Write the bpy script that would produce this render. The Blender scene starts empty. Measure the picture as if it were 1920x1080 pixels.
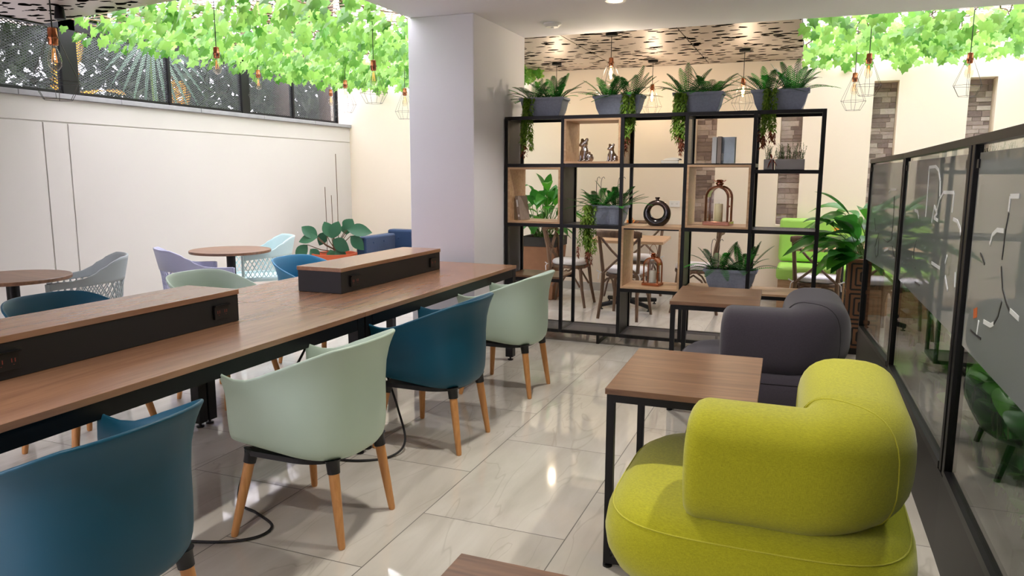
import bpy, bmesh, math, random
from mathutils import Vector, Matrix
S = bpy.context.scene
COL = S.collection
PI = math.pi
R = math.radians
rnd = random.Random(7)

# ------------------------------------------------------------------ mesh builder
class MB:
    def __init__(s): s.v = []; s.f = []
    def add(s, vs, fs):
        b = len(s.v); s.v.extend([tuple(p) for p in vs]); s.f.extend([tuple(i + b for i in f) for f in fs]); return s
    def box(s, c, d, rz=0.0):
        x, y, z = d[0] / 2, d[1] / 2, d[2] / 2; cs, sn = math.cos(rz), math.sin(rz)
        vs = []
        for k in (-z, z):
            for a, b in ((-x, -y), (x, -y), (x, y), (-x, y)):
                vs.append((c[0] + a * cs - b * sn, c[1] + a * sn + b * cs, c[2] + k))
        return s.add(vs, [(3, 2, 1, 0), (4, 5, 6, 7), (0, 1, 5, 4), (1, 2, 6, 5), (2, 3, 7, 6), (3, 0, 4, 7)])
    def span(s, a, b): return s.box([(a[i] + b[i]) / 2 for i in range(3)], [abs(b[i] - a[i]) for i in range(3)])
    def bar(s, p, q, w, h, up=(0, 0, 1)):
        p, q = Vector(p), Vector(q); d = (q - p).normalized(); u = Vector(up)
        if abs(d.dot(u)) > .98: u = Vector((0, 1, 0))
        r = d.cross(u).normalized(); u = r.cross(d)
        vs = []
        for e in (p, q):
            for a, b in ((-1, -1), (1, -1), (1, 1), (-1, 1)): vs.append(e + r * (a * w / 2) + u * (b * h / 2))
        return s.add(vs, [(3, 2, 1, 0), (4, 5, 6, 7), (0, 1, 5, 4), (1, 2, 6, 5), (2, 3, 7, 6), (3, 0, 4, 7)])
    def rings(s, rs, closed=True, cap0=True, cap1=True):
        n = len(rs[0]); vs = [p for r in rs for p in r]; fs = []
        for i in range(len(rs) - 1):
            for j in range(n if closed else n - 1):
                a, b = i * n + j, i * n + (j + 1) % n
                fs.append((a, b, b + n, a + n))
        if closed and cap0: fs.append(tuple(reversed(range(n))))
        if closed and cap1: fs.append(tuple(range(len(vs) - n, len(vs))))
        return s.add(vs, fs)
    def tube(s, pts, r, n=8, ry=None, caps=True):
        pts = [Vector(p) for p in pts]; rs = []
        rr = r if isinstance(r, (list, tuple)) else [r] * len(pts)
        t0 = (pts[1] - pts[0]).normalized(); u = Vector((0, 0, 1)) if abs(t0.z) < .9 else Vector((1, 0, 0))
        for i, p in enumerate(pts):
            t = (pts[min(i + 1, len(pts) - 1)] - pts[max(i - 1, 0)]).normalized()
            u = (u - t * u.dot(t))
            if u.length < 1e-6: u = t.orthogonal()
            u.normalize(); w = t.cross(u); k = 1 if ry is None else ry
            rs.append([p + (u * math.cos(a) + w * math.sin(a) * k) * rr[i] for a in [2 * PI * j / n for j in range(n)]])
        return s.rings(rs, cap0=caps, cap1=caps)
    def lathe(s, prof, n=24, c=(0, 0, 0)):
        rs = [[(c[0] + r * math.cos(2 * PI * j / n), c[1] + r * math.sin(2 * PI * j / n), c[2] + z) for j in range(n)] for r, z in prof]
        return s.rings(rs)
    def ball(s, c, r, n=14, m=9, M=None):
        rs = []
        for i in range(m + 1):
            a = PI * (i + .02) / (m + .04) - PI / 2
            ring = []
            for j in range(n):
                b = 2 * PI * j / n
                p = Vector((math.cos(a) * math.cos(b) * r[0], math.cos(a) * math.sin(b) * r[1], math.sin(a) * r[2]))
                if M: p = M @ p
                ring.append((c[0] + p[0], c[1] + p[1], c[2] + p[2]))
            rs.append(ring)
        return s.rings(rs)
    def build(s, name, m, parent=None, smooth=True, bevel=0, loc=None, rz=0, seg=2, ang=38):
        me = bpy.data.meshes.new(name); me.from_pydata(s.v, [], s.f); me.update()
        me.materials.append(m)
        if len(s.f) < 60000:
            bm = bmesh.new(); bm.from_mesh(me); bmesh.ops.recalc_face_normals(bm, faces=bm.faces[:]); bm.to_mesh(me); bm.free()
        if smooth:
            me.polygons.foreach_set('use_smooth', [True] * len(me.polygons)); me.set_sharp_from_angle(angle=R(ang))
        o = bpy.data.objects.new(name, me); COL.objects.link(o)
        if parent: o.parent = parent
        if loc: o.location = loc
        if rz: o.rotation_euler.z = rz
        if bevel:
            b = o.modifiers.new('Bevel', 'BEVEL'); b.width = bevel; b.segments = seg; b.limit_method = 'ANGLE'; b.angle_limit = R(40)
        return o

def tag(o, label, cat, group=None, kind=None):
    o['label'] = label; o['category'] = cat
    if group: o['group'] = group
    if kind: o['kind'] = kind
    return o
def thing(name, label, cat, loc=(0, 0, 0), rz=0, group=None):
    o = bpy.data.objects.new(name, None); COL.objects.link(o); o.empty_display_size = .1
    o.location = loc; o.rotation_euler.z = rz
    return tag(o, label, cat, group)
def struct(o): o['kind'] = 'structure'; return o
def copy_tree(o, parent=None):
    c = o.copy(); COL.objects.link(c); c.parent = parent
    for ch in list(o.children): copy_tree(ch, c)
    return c
def dup(o, label, loc, rz=0, scale=1):
    c = copy_tree(o); c.location = loc; c.rotation_euler.z = rz; c.scale = (scale,) * 3; c['label'] = label
    return c

# ------------------------------------------------------------------ materials
def newmat(name):
    m = bpy.data.materials.new(name); m.use_nodes = True; nt = m.node_tree
    b = nt.nodes['Principled BSDF']; return m, nt, b
def N(nt, t, **kw):
    n = nt.nodes.new(t)
    for k, v in kw.items(): setattr(n, k, v)
    return n
def L(nt, a, b): nt.links.new(a, b)
def rgb(h):
    h = h.lstrip('#'); c = [int(h[i:i + 2], 16) / 255 for i in (0, 2, 4)]
    return tuple((x / 12.92 if x <= .04045 else ((x + .055) / 1.055) ** 2.4) for x in c) + (1,)
def math_n(nt, op, a, b=None, c=None):
    n = N(nt, 'ShaderNodeMath', operation=op)
    for i, x in enumerate((a, b, c)):
        if x is None: continue
        if isinstance(x, (int, float)): n.inputs[i].default_value = x
        else: L(nt, x, n.inputs[i])
    return n.outputs[0]
def mixc(nt, fac, a, b):
    n = N(nt, 'ShaderNodeMix', data_type='RGBA')
    for i, x in ((0, fac), (6, a), (7, b)):
        if isinstance(x, (int, float, tuple)): n.inputs[i].default_value = x
        else: L(nt, x, n.inputs[i])
    return n.outputs[2]
def coords(nt, scale=(1, 1, 1)):
    tc = N(nt, 'ShaderNodeTexCoord'); mp = N(nt, 'ShaderNodeMapping'); mp.inputs['Scale'].default_value = scale
    L(nt, tc.outputs['Object'], mp.inputs['Vector']); return mp.outputs['Vector']
def noise(nt, vec, scale, detail=4, rough=.55, dist=0):
    n = N(nt, 'ShaderNodeTexNoise'); n.inputs['Scale'].default_value = scale; n.inputs['Detail'].default_value = detail
    n.inputs['Roughness'].default_value = rough; n.inputs['Distortion'].default_value = dist
    if vec is not None: L(nt, vec, n.inputs['Vector'])
    return n.outputs['Fac']
def ramp(nt, fac, stops):
    r = N(nt, 'ShaderNodeValToRGB'); L(nt, fac, r.inputs['Fac']); e = r.color_ramp.elements
    while len(e) < len(stops): e.new(.5)
    for i, (p, c) in enumerate(stops): e[i].position = p; e[i].color = c
    return r.outputs['Color']
def bump(nt, b, h, strength=.2, dist=.002):
    n = N(nt, 'ShaderNodeBump'); n.inputs['Strength'].default_value = strength; n.inputs['Distance'].default_value = dist
    L(nt, h, n.inputs['Height']); L(nt, n.outputs['Normal'], b.inputs['Normal'])
def dark(c, k): return (c[0] * k, c[1] * k, c[2] * k, 1)
def plain(name, hexc, rough=.5, metal=0, var=.08, nscale=6, bstr=0, bscale=200, spec=.5, coat=0):
    m, nt, b = newmat(name); c = rgb(hexc)
    f = noise(nt, coords(nt), nscale)
    L(nt, mixc(nt, f, dark(c, 1 - var), dark(c, 1 + var)), b.inputs['Base Color'])
    b.inputs['Roughness'].default_value = rough; b.inputs['Metallic'].default_value = metal
    b.inputs['Specular IOR Level'].default_value = spec; b.inputs['Coat Weight'].default_value = coat
    if bstr: bump(nt, b, noise(nt, coords(nt), bscale), bstr, .001)
    return m
def wood(name, c1, c2, axis='y', rough=.38, sc=1.0, spec=.5, bs=.05):
    m, nt, b = newmat(name)
    st = {'x': (1.2, 14, 14), 'y': (14, 1.2, 14), 'z': (14, 14, 1.2)}[axis]
    v = coords(nt, tuple(k * sc for k in st))
    n1 = noise(nt, v, 1.6, 6, .6, 1.2); n2 = noise(nt, v, 7, 3, .6, .3)
    f = math_n(nt, 'ADD', math_n(nt, 'MULTIPLY', n1, .75), math_n(nt, 'MULTIPLY', n2, .25))
    L(nt, ramp(nt, f, [(.33, rgb(c1)), (.5, tuple((a + b_) / 2 for a, b_ in zip(rgb(c1), rgb(c2)))), (.66, rgb(c2))]), b.inputs['Base Color'])
    b.inputs['Roughness'].default_value = rough; b.inputs['Specular IOR Level'].default_value = spec
    bump(nt, b, f, bs, .001); return m
def fabric(name, hexc, sc=700):
    m, nt, b = newmat(name); c = rgb(hexc)
    v = coords(nt); n1 = noise(nt, coords(nt, (1, 1, .15)), sc, 2); n2 = noise(nt, coords(nt, (.15, .15, 1)), sc, 2)
    f = math_n(nt, 'MULTIPLY', math_n(nt, 'ADD', n1, n2), .5)
    L(nt, ramp(nt, f, [(.35, dark(c, .78)), (.65, dark(c, 1.16))]), b.inputs['Base Color'])
    b.inputs['Roughness'].default_value = .92; b.inputs['Specular IOR Level'].default_value = .2
    b.inputs['Sheen Weight'].default_value = .25; bump(nt, b, f, .35, .0015); return m
def leafmat(name, c1, c2, trans=.35, rough=.45, nscale=9, spec=.4):
    m, nt, b = newmat(name)
    geo = N(nt, 'ShaderNodeNewGeometry')
    f = math_n(nt, 'ADD', math_n(nt, 'MULTIPLY', geo.outputs['Random Per Island'], .7), math_n(nt, 'MULTIPLY', noise(nt, coords(nt), nscale), .3))
    c = mixc(nt, f, rgb(c1), rgb(c2))
    L(nt, c, b.inputs['Base Color']); b.inputs['Roughness'].default_value = rough; b.inputs['Specular IOR Level'].default_value = spec
    t = N(nt, 'ShaderNodeBsdfTranslucent'); L(nt, c, t.inputs['Color'])
    mx = N(nt, 'ShaderNodeMixShader'); mx.inputs[0].default_value = trans
    L(nt, b.outputs[0], mx.inputs[1]); L(nt, t.outputs[0], mx.inputs[2])
    L(nt, mx.outputs[0], nt.nodes['Material Output'].inputs['Surface']); return m
def schlick(nt, boost=1.0, f0=.04):
    lw = N(nt, 'ShaderNodeLayerWeight'); lw.inputs['Blend'].default_value = .5
    return math_n(nt, 'MINIMUM', math_n(nt, 'MULTIPLY', math_n(nt, 'ADD', math_n(nt, 'MULTIPLY', math_n(nt, 'POWER', lw.outputs['Facing'], 5.0), 1 - f0), f0), boost), 1.0)
def glassmat(name, tint=(1, 1, 1, 1), rough=.0, ior=1.5, boost=1.0):
    m, nt, b = newmat(name); nt.nodes.remove(b)
    t = N(nt, 'ShaderNodeBsdfTransparent'); g = N(nt, 'ShaderNodeBsdfGlossy'); g.inputs['Roughness'].default_value = rough
    L(nt, mixc(nt, noise(nt, coords(nt), 3), dark(tint, .985), tint), t.inputs['Color'])
    mx = N(nt, 'ShaderNodeMixShader'); L(nt, schlick(nt, boost), mx.inputs[0])
    L(nt, t.outputs[0], mx.inputs[1]); L(nt, g.outputs[0], mx.inputs[2])
    L(nt, mx.outputs[0], nt.nodes['Material Output'].inputs['Surface']); return m
def meshmat(name, hexc, ax, p1, p2, thick, metal=.3, rough=.45):
    # expanded metal: a diamond grid of strands around real openings
    m, nt, b = newmat(name); tc = N(nt, 'ShaderNodeTexCoord'); sp = N(nt, 'ShaderNodeSeparateXYZ'); L(nt, tc.outputs['Object'], sp.inputs[0])
    u = math_n(nt, 'DIVIDE', sp.outputs[ax[0]], p1); v = math_n(nt, 'DIVIDE', sp.outputs[ax[1]], p2)
    def tri(x): return math_n(nt, 'ABSOLUTE', math_n(nt, 'SUBTRACT', math_n(nt, 'FRACT', x), .5))
    a = tri(math_n(nt, 'ADD', math_n(nt, 'ADD', u, v), 100)); c = tri(math_n(nt, 'ADD', math_n(nt, 'SUBTRACT', u, v), 100))
    s = math_n(nt, 'LESS_THAN', math_n(nt, 'MINIMUM', a, c), thick)
    L(nt, mixc(nt, noise(nt, coords(nt), 20), dark(rgb(hexc), .8), dark(rgb(hexc), 1.2)), b.inputs['Base Color'])
    b.inputs['Roughness'].default_value = rough; b.inputs['Metallic'].default_value = metal
    L(nt, s, b.inputs['Alpha']); return m
def emis(name, hexc, k):
    m, nt, b = newmat(name); b.inputs['Base Color'].default_value = rgb(hexc)
    L(nt, mixc(nt, noise(nt, coords(nt), 5), dark(rgb(hexc), .97), rgb(hexc)), b.inputs['Emission Color']); b.inputs['Emission Strength'].default_value = k
    return m

def floor_mat():
    m, nt, b = newmat('polished_tile'); tc = N(nt, 'ShaderNodeTexCoord'); sp = N(nt, 'ShaderNodeSeparateXYZ'); L(nt, tc.outputs['Object'], sp.inputs[0])
    W, H = .638, .966
    u = math_n(nt, 'DIVIDE', math_n(nt, 'ADD', sp.outputs[0], 1.462 + 20 * W), W); cu = math_n(nt, 'FLOOR', u)
    half = math_n(nt, 'MULTIPLY', math_n(nt, 'MODULO', cu, 2), .5)
    v = math_n(nt, 'ADD', math_n(nt, 'DIVIDE', math_n(nt, 'ADD', sp.outputs[1], 40 * H - 3.152 + .48), H), math_n(nt, 'ADD', half, .0))
    v = math_n(nt, 'ADD', v, FLOOR_SHIFT)
    fu = math_n(nt, 'ABSOLUTE', math_n(nt, 'SUBTRACT', math_n(nt, 'FRACT', u), .5)); fv = math_n(nt, 'ABSOLUTE', math_n(nt, 'SUBTRACT', math_n(nt, 'FRACT', v), .5))
    gr = math_n(nt, 'MAXIMUM', math_n(nt, 'GREATER_THAN', fu, .5 - .0022 / W), math_n(nt, 'GREATER_THAN', fv, .5 - .0022 / H))
    idv = math_n(nt, 'ADD', math_n(nt, 'MULTIPLY', cu, 7.31), math_n(nt, 'MULTIPLY', math_n(nt, 'FLOOR', v), 3.77))
    cb = N(nt, 'ShaderNodeCombineXYZ'); L(nt, math_n(nt, 'ADD', math_n(nt, 'MULTIPLY', sp.outputs[0], 3.2), idv), cb.inputs[0]); L(nt, math_n(nt, 'MULTIPLY', sp.outputs[1], .75), cb.inputs[1]); L(nt, idv, cb.inputs[2])
    n1 = noise(nt, cb.outputs[0], 1.3, 5, .55, .6)
    vein = math_n(nt, 'ABSOLUTE', math_n(nt, 'SUBTRACT', noise(nt, cb.outputs[0], .9, 3, .5, 1.0), .5))
    base = ramp(nt, n1, [(.3, rgb('#bbb5a9')), (.55, rgb('#cdc8bd')), (.75, rgb('#d9d5cc'))])
    vn = ramp(nt, vein, [(.0, (1, 1, 1, 1)), (.009, (0, 0, 0, 1))])
    c = mixc(nt, math_n(nt, 'MULTIPLY', vn, .22), base, rgb('#857b68'))
    L(nt, mixc(nt, gr, c, rgb('#5f5a52')), b.inputs['Base Color'])
    L(nt, math_n(nt, 'ADD', math_n(nt, 'MULTIPLY', gr, .5), .055), b.inputs['Roughness']); b.inputs['Specular IOR Level'].default_value = .9
    return m
FLOOR_SHIFT = 0.0

def perf_mat():
    m, nt, b = newmat('laser_cut_panel'); v = coords(nt, (4.4, 7.5, 1))
    vo = N(nt, 'ShaderNodeTexVoronoi'); vo.inputs['Scale'].default_value = 1.55; vo.inputs['Randomness'].default_value = .9
    wn = N(nt, 'ShaderNodeTexNoise'); wn.inputs['Scale'].default_value = 1.1; L(nt, v, wn.inputs['Vector'])
    va = N(nt, 'ShaderNodeVectorMath', operation='ADD'); L(nt, v, va.inputs[0])
    vs = N(nt, 'ShaderNodeVectorMath', operation='SCALE'); vs.inputs['Scale'].default_value = .9; L(nt, wn.outputs['Color'], vs.inputs[0]); L(nt, vs.outputs[0], va.inputs[1])
    L(nt, va.outputs[0], vo.inputs['Vector'])
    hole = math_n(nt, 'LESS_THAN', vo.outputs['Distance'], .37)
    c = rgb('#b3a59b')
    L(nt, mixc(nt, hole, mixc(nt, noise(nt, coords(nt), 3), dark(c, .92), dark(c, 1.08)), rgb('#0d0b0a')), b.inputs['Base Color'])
    b.inputs['Roughness'].default_value = .45; sol = math_n(nt, 'SUBTRACT', 1, hole); L(nt, math_n(nt, 'MULTIPLY', sol, .45), b.inputs['Metallic']); L(nt, math_n(nt, 'MULTIPLY', sol, .5), b.inputs['Specular IOR Level']); return m

def stone_mat():
    m, nt, b = newmat('ledge_stone'); geo = N(nt, 'ShaderNodeNewGeometry')
    f = math_n(nt, 'ADD', math_n(nt, 'MULTIPLY', geo.outputs['Random Per Island'], .6), math_n(nt, 'MULTIPLY', noise(nt, coords(nt, (1, 1, 2)), 14, 6, .7), .4))
    L(nt, ramp(nt, f, [(.2, rgb('#8a7c7b')), (.45, rgb('#ad9e9a')), (.62, rgb('#c8bcb9')), (.85, rgb('#e2dad8'))]), b.inputs['Base Color'])
    b.inputs['Roughness'].default_value = .9; bump(nt, b, noise(nt, coords(nt), 40, 6, .7), .8, .01); return m

M = {}
M['floor'] = floor_mat(); M['perf'] = perf_mat(); M['stone'] = stone_mat()
M['wall'] = plain('cream_paint', '#c8c4bd', .85, var=.02, nscale=2, bstr=.05, bscale=60)
M['wall_back'] = plain('warm_cream_paint', '#eadccb', .85, var=.02, nscale=2, bstr=.05, bscale=60)
M['white'] = plain('white_paint', '#e4e3ea', .8, var=.015, nscale=2, bstr=.04, bscale=80)
M['coping'] = plain('grey_concrete', '#9a9a9c', .85, var=.2, nscale=12, bstr=.3, bscale=50)
M['skirt'] = plain('grey_skirting_tile', '#b5b2ad', .3, var=.05)
M['black'] = plain('black_steel', '#0c0b0e', .42, .2, var=.1, spec=.4)
M['blackplastic'] = plain('black_plastic', '#09090b', .5, var=.1)
M['charcoal'] = plain('charcoal_panel', '#111013', .5, var=.08)
M['oak'] = wood('oak_laminate', '#86614a', '#a37a5c', 'y', .24, .6, .8, .0)
M['oakx'] = wood('oak_laminate_cross', '#5b402e', '#89654b', 'x', .36, .9)
M['lightoak'] = wood('light_oak_board', '#a5805f', '#c9a885', 'x', .45)
M['lightoakz'] = wood('light_oak_side', '#a5805f', '#c9a885', 'z', .45)
M['rustic'] = wood('weathered_brown_wood', '#4c382a', '#7d6049', 'z', .6)
M['beech'] = wood('beech_leg', '#b57a42', '#d39a5e', 'z', .42, 1.5)
M['teal'] = plain('teal_plastic', '#084a60', .42, var=.04, nscale=3, spec=.35)
M['teal2'] = plain('bright_teal_plastic', '#1f7aa3', .42, var=.04, nscale=3)
M['sage'] = plain('sage_plastic', '#b4c8b6', .42, var=.03, nscale=3)
M['latgrey'] = plain('grey_plastic', '#a3acad', .45, var=.03)
M['latlilac'] = plain('lilac_grey_plastic', '#a9abc4', .45, var=.03)
M['lataqua'] = plain('pale_aqua_plastic', '#bcd6d8', .45, var=.03)
M['lime'] = fabric('lime_fabric', '#a9a81e')
M['darkfab'] = fabric('charcoal_fabric', '#37323a')
M['limethread'] = fabric('lime_thread', '#c3c13c', 1500)
M['darkthread'] = fabric('charcoal_thread', '#221f24', 1500)
M['cushion'] = fabric('white_cotton', '#e2e0e2')
M['greenvinyl'] = plain('apple_green_vinyl', '#9fd05f', .5, var=.04)
M['navy'] = fabric('navy_velvet', '#2b4061')
M['brass'] = plain('antique_stud', '#3a3432', .4, .6)
M['copper'] = plain('copper', '#b5714e', .25, 1, var=.1)
M['rosegold'] = plain('rose_gold', '#a8755f', .2, 1, var=.08)
M['chrome'] = plain('gunmetal_chrome', '#b9b4b5', .24, 1, var=.12, nscale=30)
M['ring'] = plain('black_ceramic', '#141114', .15, 0, coat=.6)
M['ringtop'] = plain('bronze_glaze', '#5a4c48', .18, .8)
M['candle'] = plain('ivory_wax', '#dccfa0', .6, var=.04)
M['candlew'] = plain('white_wax', '#d9d5c6', .6, var=.04)
M['pot'] = plain('slate_blue_planter', '#8f97aa', .75, var=.22, nscale=60, bstr=.2, bscale=120)
M['terra'] = plain('terracotta', '#b1522f', .8, var=.1)
M['clay'] = plain('brown_clay', '#8d6347', .8, var=.2, nscale=10)
M['potrim'] = plain('dark_rim', '#2d2926', .7)
M['soil'] = plain('soil', '#2b2019', .95, var=.4, nscale=50)
M['zinc'] = plain('zinc_box', '#a19e9a', .45, .3, var=.1)
M['wire'] = plain('grey_wire', '#4c4a49', .4, .6)
M['cord'] = plain('black_cord', '#0c0b0d', .55)
M['ivy'] = leafmat('ivy_leaf', '#1d6a10', '#a4d268', .47, .4)
M['ivystem'] = plain('ivy_stem', '#6d5a3a', .8)
M['reed'] = plain('reed_lath', '#7d6a58', .8, var=.25, nscale=20)
M['fern'] = leafmat('fern_leaflet', '#16481d', '#367f33', .25, .4)
M['fern_bright'] = leafmat('bright_fern_leaflet', '#2a8a30', '#55bf4a', .35, .4)
M['trail'] = leafmat('trailing_sedum', '#4f7f26', '#9cba4c', .3, .5)
M['trailtip'] = leafmat('red_sedum_tip', '#6d3526', '#9a5a3c', .25, .5)
M['lily'] = leafmat('glossy_leaf', '#1d5a1c', '#4c9a3a', .3, .3)
M['lilybright'] = leafmat('bright_glossy_leaf', '#2b7a1f', '#6cb53c', .35, .3)
M['rubber'] = leafmat('rubber_leaf', '#1f4a36', '#386b4a', .15, .35)
M['stem'] = plain('brown_stem', '#5d4632', .8)
M['gstem'] = plain('green_stem', '#5a7a35', .6)
M['herb'] = leafmat('herb_leaf', '#3f5a35', '#7a8f5a', .25, .5)
M['redleaf'] = leafmat('red_star_leaf', '#7a2a20', '#a8452f', .2, .5)
M['orangeflower'] = leafmat('orange_flower', '#d5642a', '#e8b03a', .3, .5)
M['hedge'] = leafmat('dark_hedge_leaf', '#060f08', '#33491f', .1, .5)
M['yellowfrond'] = leafmat('yellow_frond', '#b87a14', '#e0a62a', .3, .5)
M['palm'] = leafmat('palm_frond', '#3a5a45', '#6d8c70', .2, .35)
M['bark'] = plain('bark', '#3a2a20', .9, var=.35, nscale=15, bstr=.6, bscale=30)
M['fence'] = meshmat('expanded_metal', '#585b5f', (1, 2), .04, .022, .14)
M['meshx'] = meshmat('fine_mesh_upright', '#26252a', (1, 2), .012, .009, .17)
M['meshz'] = meshmat('fine_mesh_flat', '#55555c', (0, 1), .014, .010, .2)
M['glass'] = glassmat('clear_pane', (.86, .9, .89, 1), 0, 1.55, 1.0)
M['bulbglass'] = glassmat('bulb_glass', (.97, .93, .86, 1), 0, 1.5, 1.4)
M['lampglass'] = glassmat('lantern_glass', (.95, .96, .96, 1))
M['fil_on'] = emis('lit_filament', '#ffb25a', 60)
M['fil_off'] = emis('dim_filament', '#ffb35e', .7)
M['led'] = emis('downlight_lens', '#fff1d8', 25)
M['plate'] = plain('white_switch_plate', '#e8e6e4', .4, var=.01)
M['book1'] = plain('taupe_cover', '#8d8079', .6, var=.35, nscale=18)
M['book2'] = plain('blue_grey_cover', '#a3b0bd', .45, var=.45, nscale=9)
M['book3'] = plain('pale_grey_cover', '#c5c7ca', .5, var=.12, nscale=9)
M['book4'] = plain('beige_cover', '#b7a68c', .6, var=.12)
M['page'] = plain('paper', '#d8d2c6', .8, var=.06, nscale=80)
M['ink'] = plain('white_lettering', '#dcdfe2', .6, var=.02)
M['inkred'] = plain('red_lettering', '#8d4038', .6, var=.02)
M['etch'] = plain('etched_stroke', '#dfe3e3', .5, var=.03)
M['etchdark'] = plain('dark_stroke', '#2b2c2e', .5, var=.03)
M['etchorange'] = plain('orange_sticker', '#c4642a', .6, var=.08)

def film_mat():
    m, nt, b = newmat('frosted_film'); c = rgb('#a9aeac'); nt.nodes.remove(b)
    f = noise(nt, coords(nt), 2)
    d = N(nt, 'ShaderNodeBsdfDiffuse'); L(nt, mixc(nt, f, dark(c, .95), dark(c, 1.05)), d.inputs['Color'])
    tl = N(nt, 'ShaderNodeBsdfTranslucent'); tl.inputs['Color'].default_value = c
    tr = N(nt, 'ShaderNodeBsdfTransparent'); tr.inputs['Color'].default_value = (.9, .92, .92, 1)
    gl = N(nt, 'ShaderNodeBsdfGlossy'); gl.inputs['Roughness'].default_value = .02
    a = N(nt, 'ShaderNodeMixShader'); a.inputs[0].default_value = .4; L(nt, d.outputs[0], a.inputs[1]); L(nt, tl.outputs[0], a.inputs[2])
    e = N(nt, 'ShaderNodeMixShader'); e.inputs[0].default_value = .25; L(nt, a.outputs[0], e.inputs[1]); L(nt, tr.outputs[0], e.inputs[2])
    g = N(nt, 'ShaderNodeMixShader'); L(nt, schlick(nt, .8), g.inputs[0]); L(nt, e.outputs[0], g.inputs[1]); L(nt, gl.outputs[0], g.inputs[2])
    L(nt, g.outputs[0], nt.nodes['Material Output'].inputs['Surface']); return m
M['film'] = film_mat()
M['kick'] = plain('glossy_dark_panel', '#0a090b', .4, var=.05, spec=.15)

# ------------------------------------------------------------------ camera
HC = 1.45; f_px = 1392.06; pi_, ro, ya = .152804, .00360, .3762
fw = Vector((-math.sin(ya) * math.cos(pi_), math.cos(ya) * math.cos(pi_), -math.sin(pi_)))
rt = Vector((math.cos(ya), math.sin(ya), 0)); up = rt.cross(fw)
r2 = rt * math.cos(ro) + up * math.sin(ro); u2 = -rt * math.sin(ro) + up * math.cos(ro)
cam = bpy.data.cameras.new('camera'); co = bpy.data.objects.new('camera', cam); COL.objects.link(co)
cam.sensor_fit = 'HORIZONTAL'; cam.sensor_width = 36; cam.lens = f_px / 1920 * 36; cam.clip_start = .05; cam.clip_end = 200
mw = Matrix((r2, u2, -fw)).transposed().to_4x4(); mw.translation = (0, 0, HC); co.matrix_world = mw
S.camera = co

# ------------------------------------------------------------------ room shell
XL, YB, ZC = -6.0, 9.0, 2.68
XR, YR = 3.2, -2.6
struct(MB().span((XL - .4, YR - .2, -.12), (XR + .2, YB + .5, 0)).build('floor', M['floor'], smooth=False))
w = MB(); GD = .009
w.span((XL - .3, YR, 0), (XL - GD, YB + .25, 2.07))
for y0, y1, z0, z1 in ((YR, YB, 1.876, 2.07), (4.472, 4.688, 0, 1.864), (4.70, YB, 0, 1.864), (YR, 4.46, 0, 1.864)):
    w.span((XL - GD, y0, z0), (XL, y1, z1))
struct(w.build('wall_left', M['wall'], smooth=False, bevel=.003))
w = MB(); y = YR
while y < YB - .01:
    y1 = min(y + .98, YB); w.span((XL - .22, y, 2.07), (XL + .035, y1 - .004, 2.113)); y = y1
struct(w.build('trim_1', M['coping'], smooth=False, bevel=.004))

niches = [(-1.27, -1.02), (-.33, -.1), (.59, .83), (1.476, 1.72), (2.36, 2.6)]
w = MB(); ND = .2; NZ0, NZ1 = .88, 2.44; ZT = 2.95
w.span((XL - .3, YB + ND + .03, 0), (XR + .2, YB + ND + .2, ZT))
x = XL - .3
for a, b in niches + [(XR + .2, None)]:
    w.span((x, YB, 0), (a, YB + ND + .03, ZT))
    if b is not None:
        w.span((a, YB, 0), (b, YB + ND + .03, NZ0)); w.span((a, YB, NZ1), (b, YB + ND + .03, ZT)); x = b
struct(w.build('wall_back', M['wall_back'], smooth=False))
for i, (a, b) in enumerate(niches):
    st = MB(); z = NZ0
    while z < NZ1 - .01:
        h = min(rnd.uniform(.035, .07), NZ1 - z); xx = a
        while xx < b - .005:
            l = min(rnd.uniform(.07, .2), b - xx)
            if b - xx - l < .04: l = b - xx
            dpt = rnd.uniform(.012, .03); st.span((xx + .001, YB + ND + .035 - dpt, z + .001), (xx + l - .001, YB + ND + .04, z + h - .001)); xx += l
        z += h
    struct(st.build('wall_back_stone', M['stone'], smooth=False, bevel=.003))
struct(MB().span((XL, YB - .012, 0), (XR, YB, .1)).build('baseboard_back', M['skirt'], smooth=False))
struct(MB().span((XR, YR, 0), (XR + .2, YB, 2.95)).build('wall_right', M['wall'], smooth=False))
struct(MB().span((XL - .3, YR - .2, 0), (XR + .2, YR, 2.95)).build('wall_rear', M['white'], smooth=False))
CXL, CXR, CY0, CY1 = -3.07, -2.49, 5.47, 6.6
struct(MB().span((CXL, CY0, 0), (CXR, CY1, ZC)).build('column', M['white'], smooth=False, bevel=.006))
struct(MB().span((-3.05, YR, ZC), (XR, 6.61, ZC + .3)).build('ceiling', M['white'], smooth=False))
# perforated metal ceilings
w = MB()
for a, b in ((-3.39, -2.193), (-2.181, -1.142), (-1.13, -.13)): w.span((a, 6.625, 2.70), (b, YB, 2.715))
struct(w.build('ceiling_perforated', M['perf'], smooth=False))
w = MB()
for a, b in ((-3.39, -.13),): w.span((a, 6.62, 2.8), (b, YB, 2.82))
struct(w.build('ceiling_deck', M['charcoal'], smooth=False))
w = MB()
def slab(xs, z0, z1):
    e = lambda x: 4.62 - (x + 6.1) * .155
    a, b = xs
    y0 = -.5; vs = [(a, y0, z0), (b, y0, z0), (b, e(b), z0), (a, e(a), z0), (a, y0, z1), (b, y0, z1), (b, e(b), z1), (a, e(a), z1)]  # slab stops short: invented open-sky gap, added to brighten column and chairs
    w.add(vs, [(3, 2, 1, 0), (4, 5, 6, 7), (0, 1, 5, 4), (1, 2, 6, 5), (2, 3, 7, 6), (3, 0, 4, 7)])
slab((-6.3, -4.68), 2.685, 2.70); slab((-4.668, -3.06), 2.685, 2.70)
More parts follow.
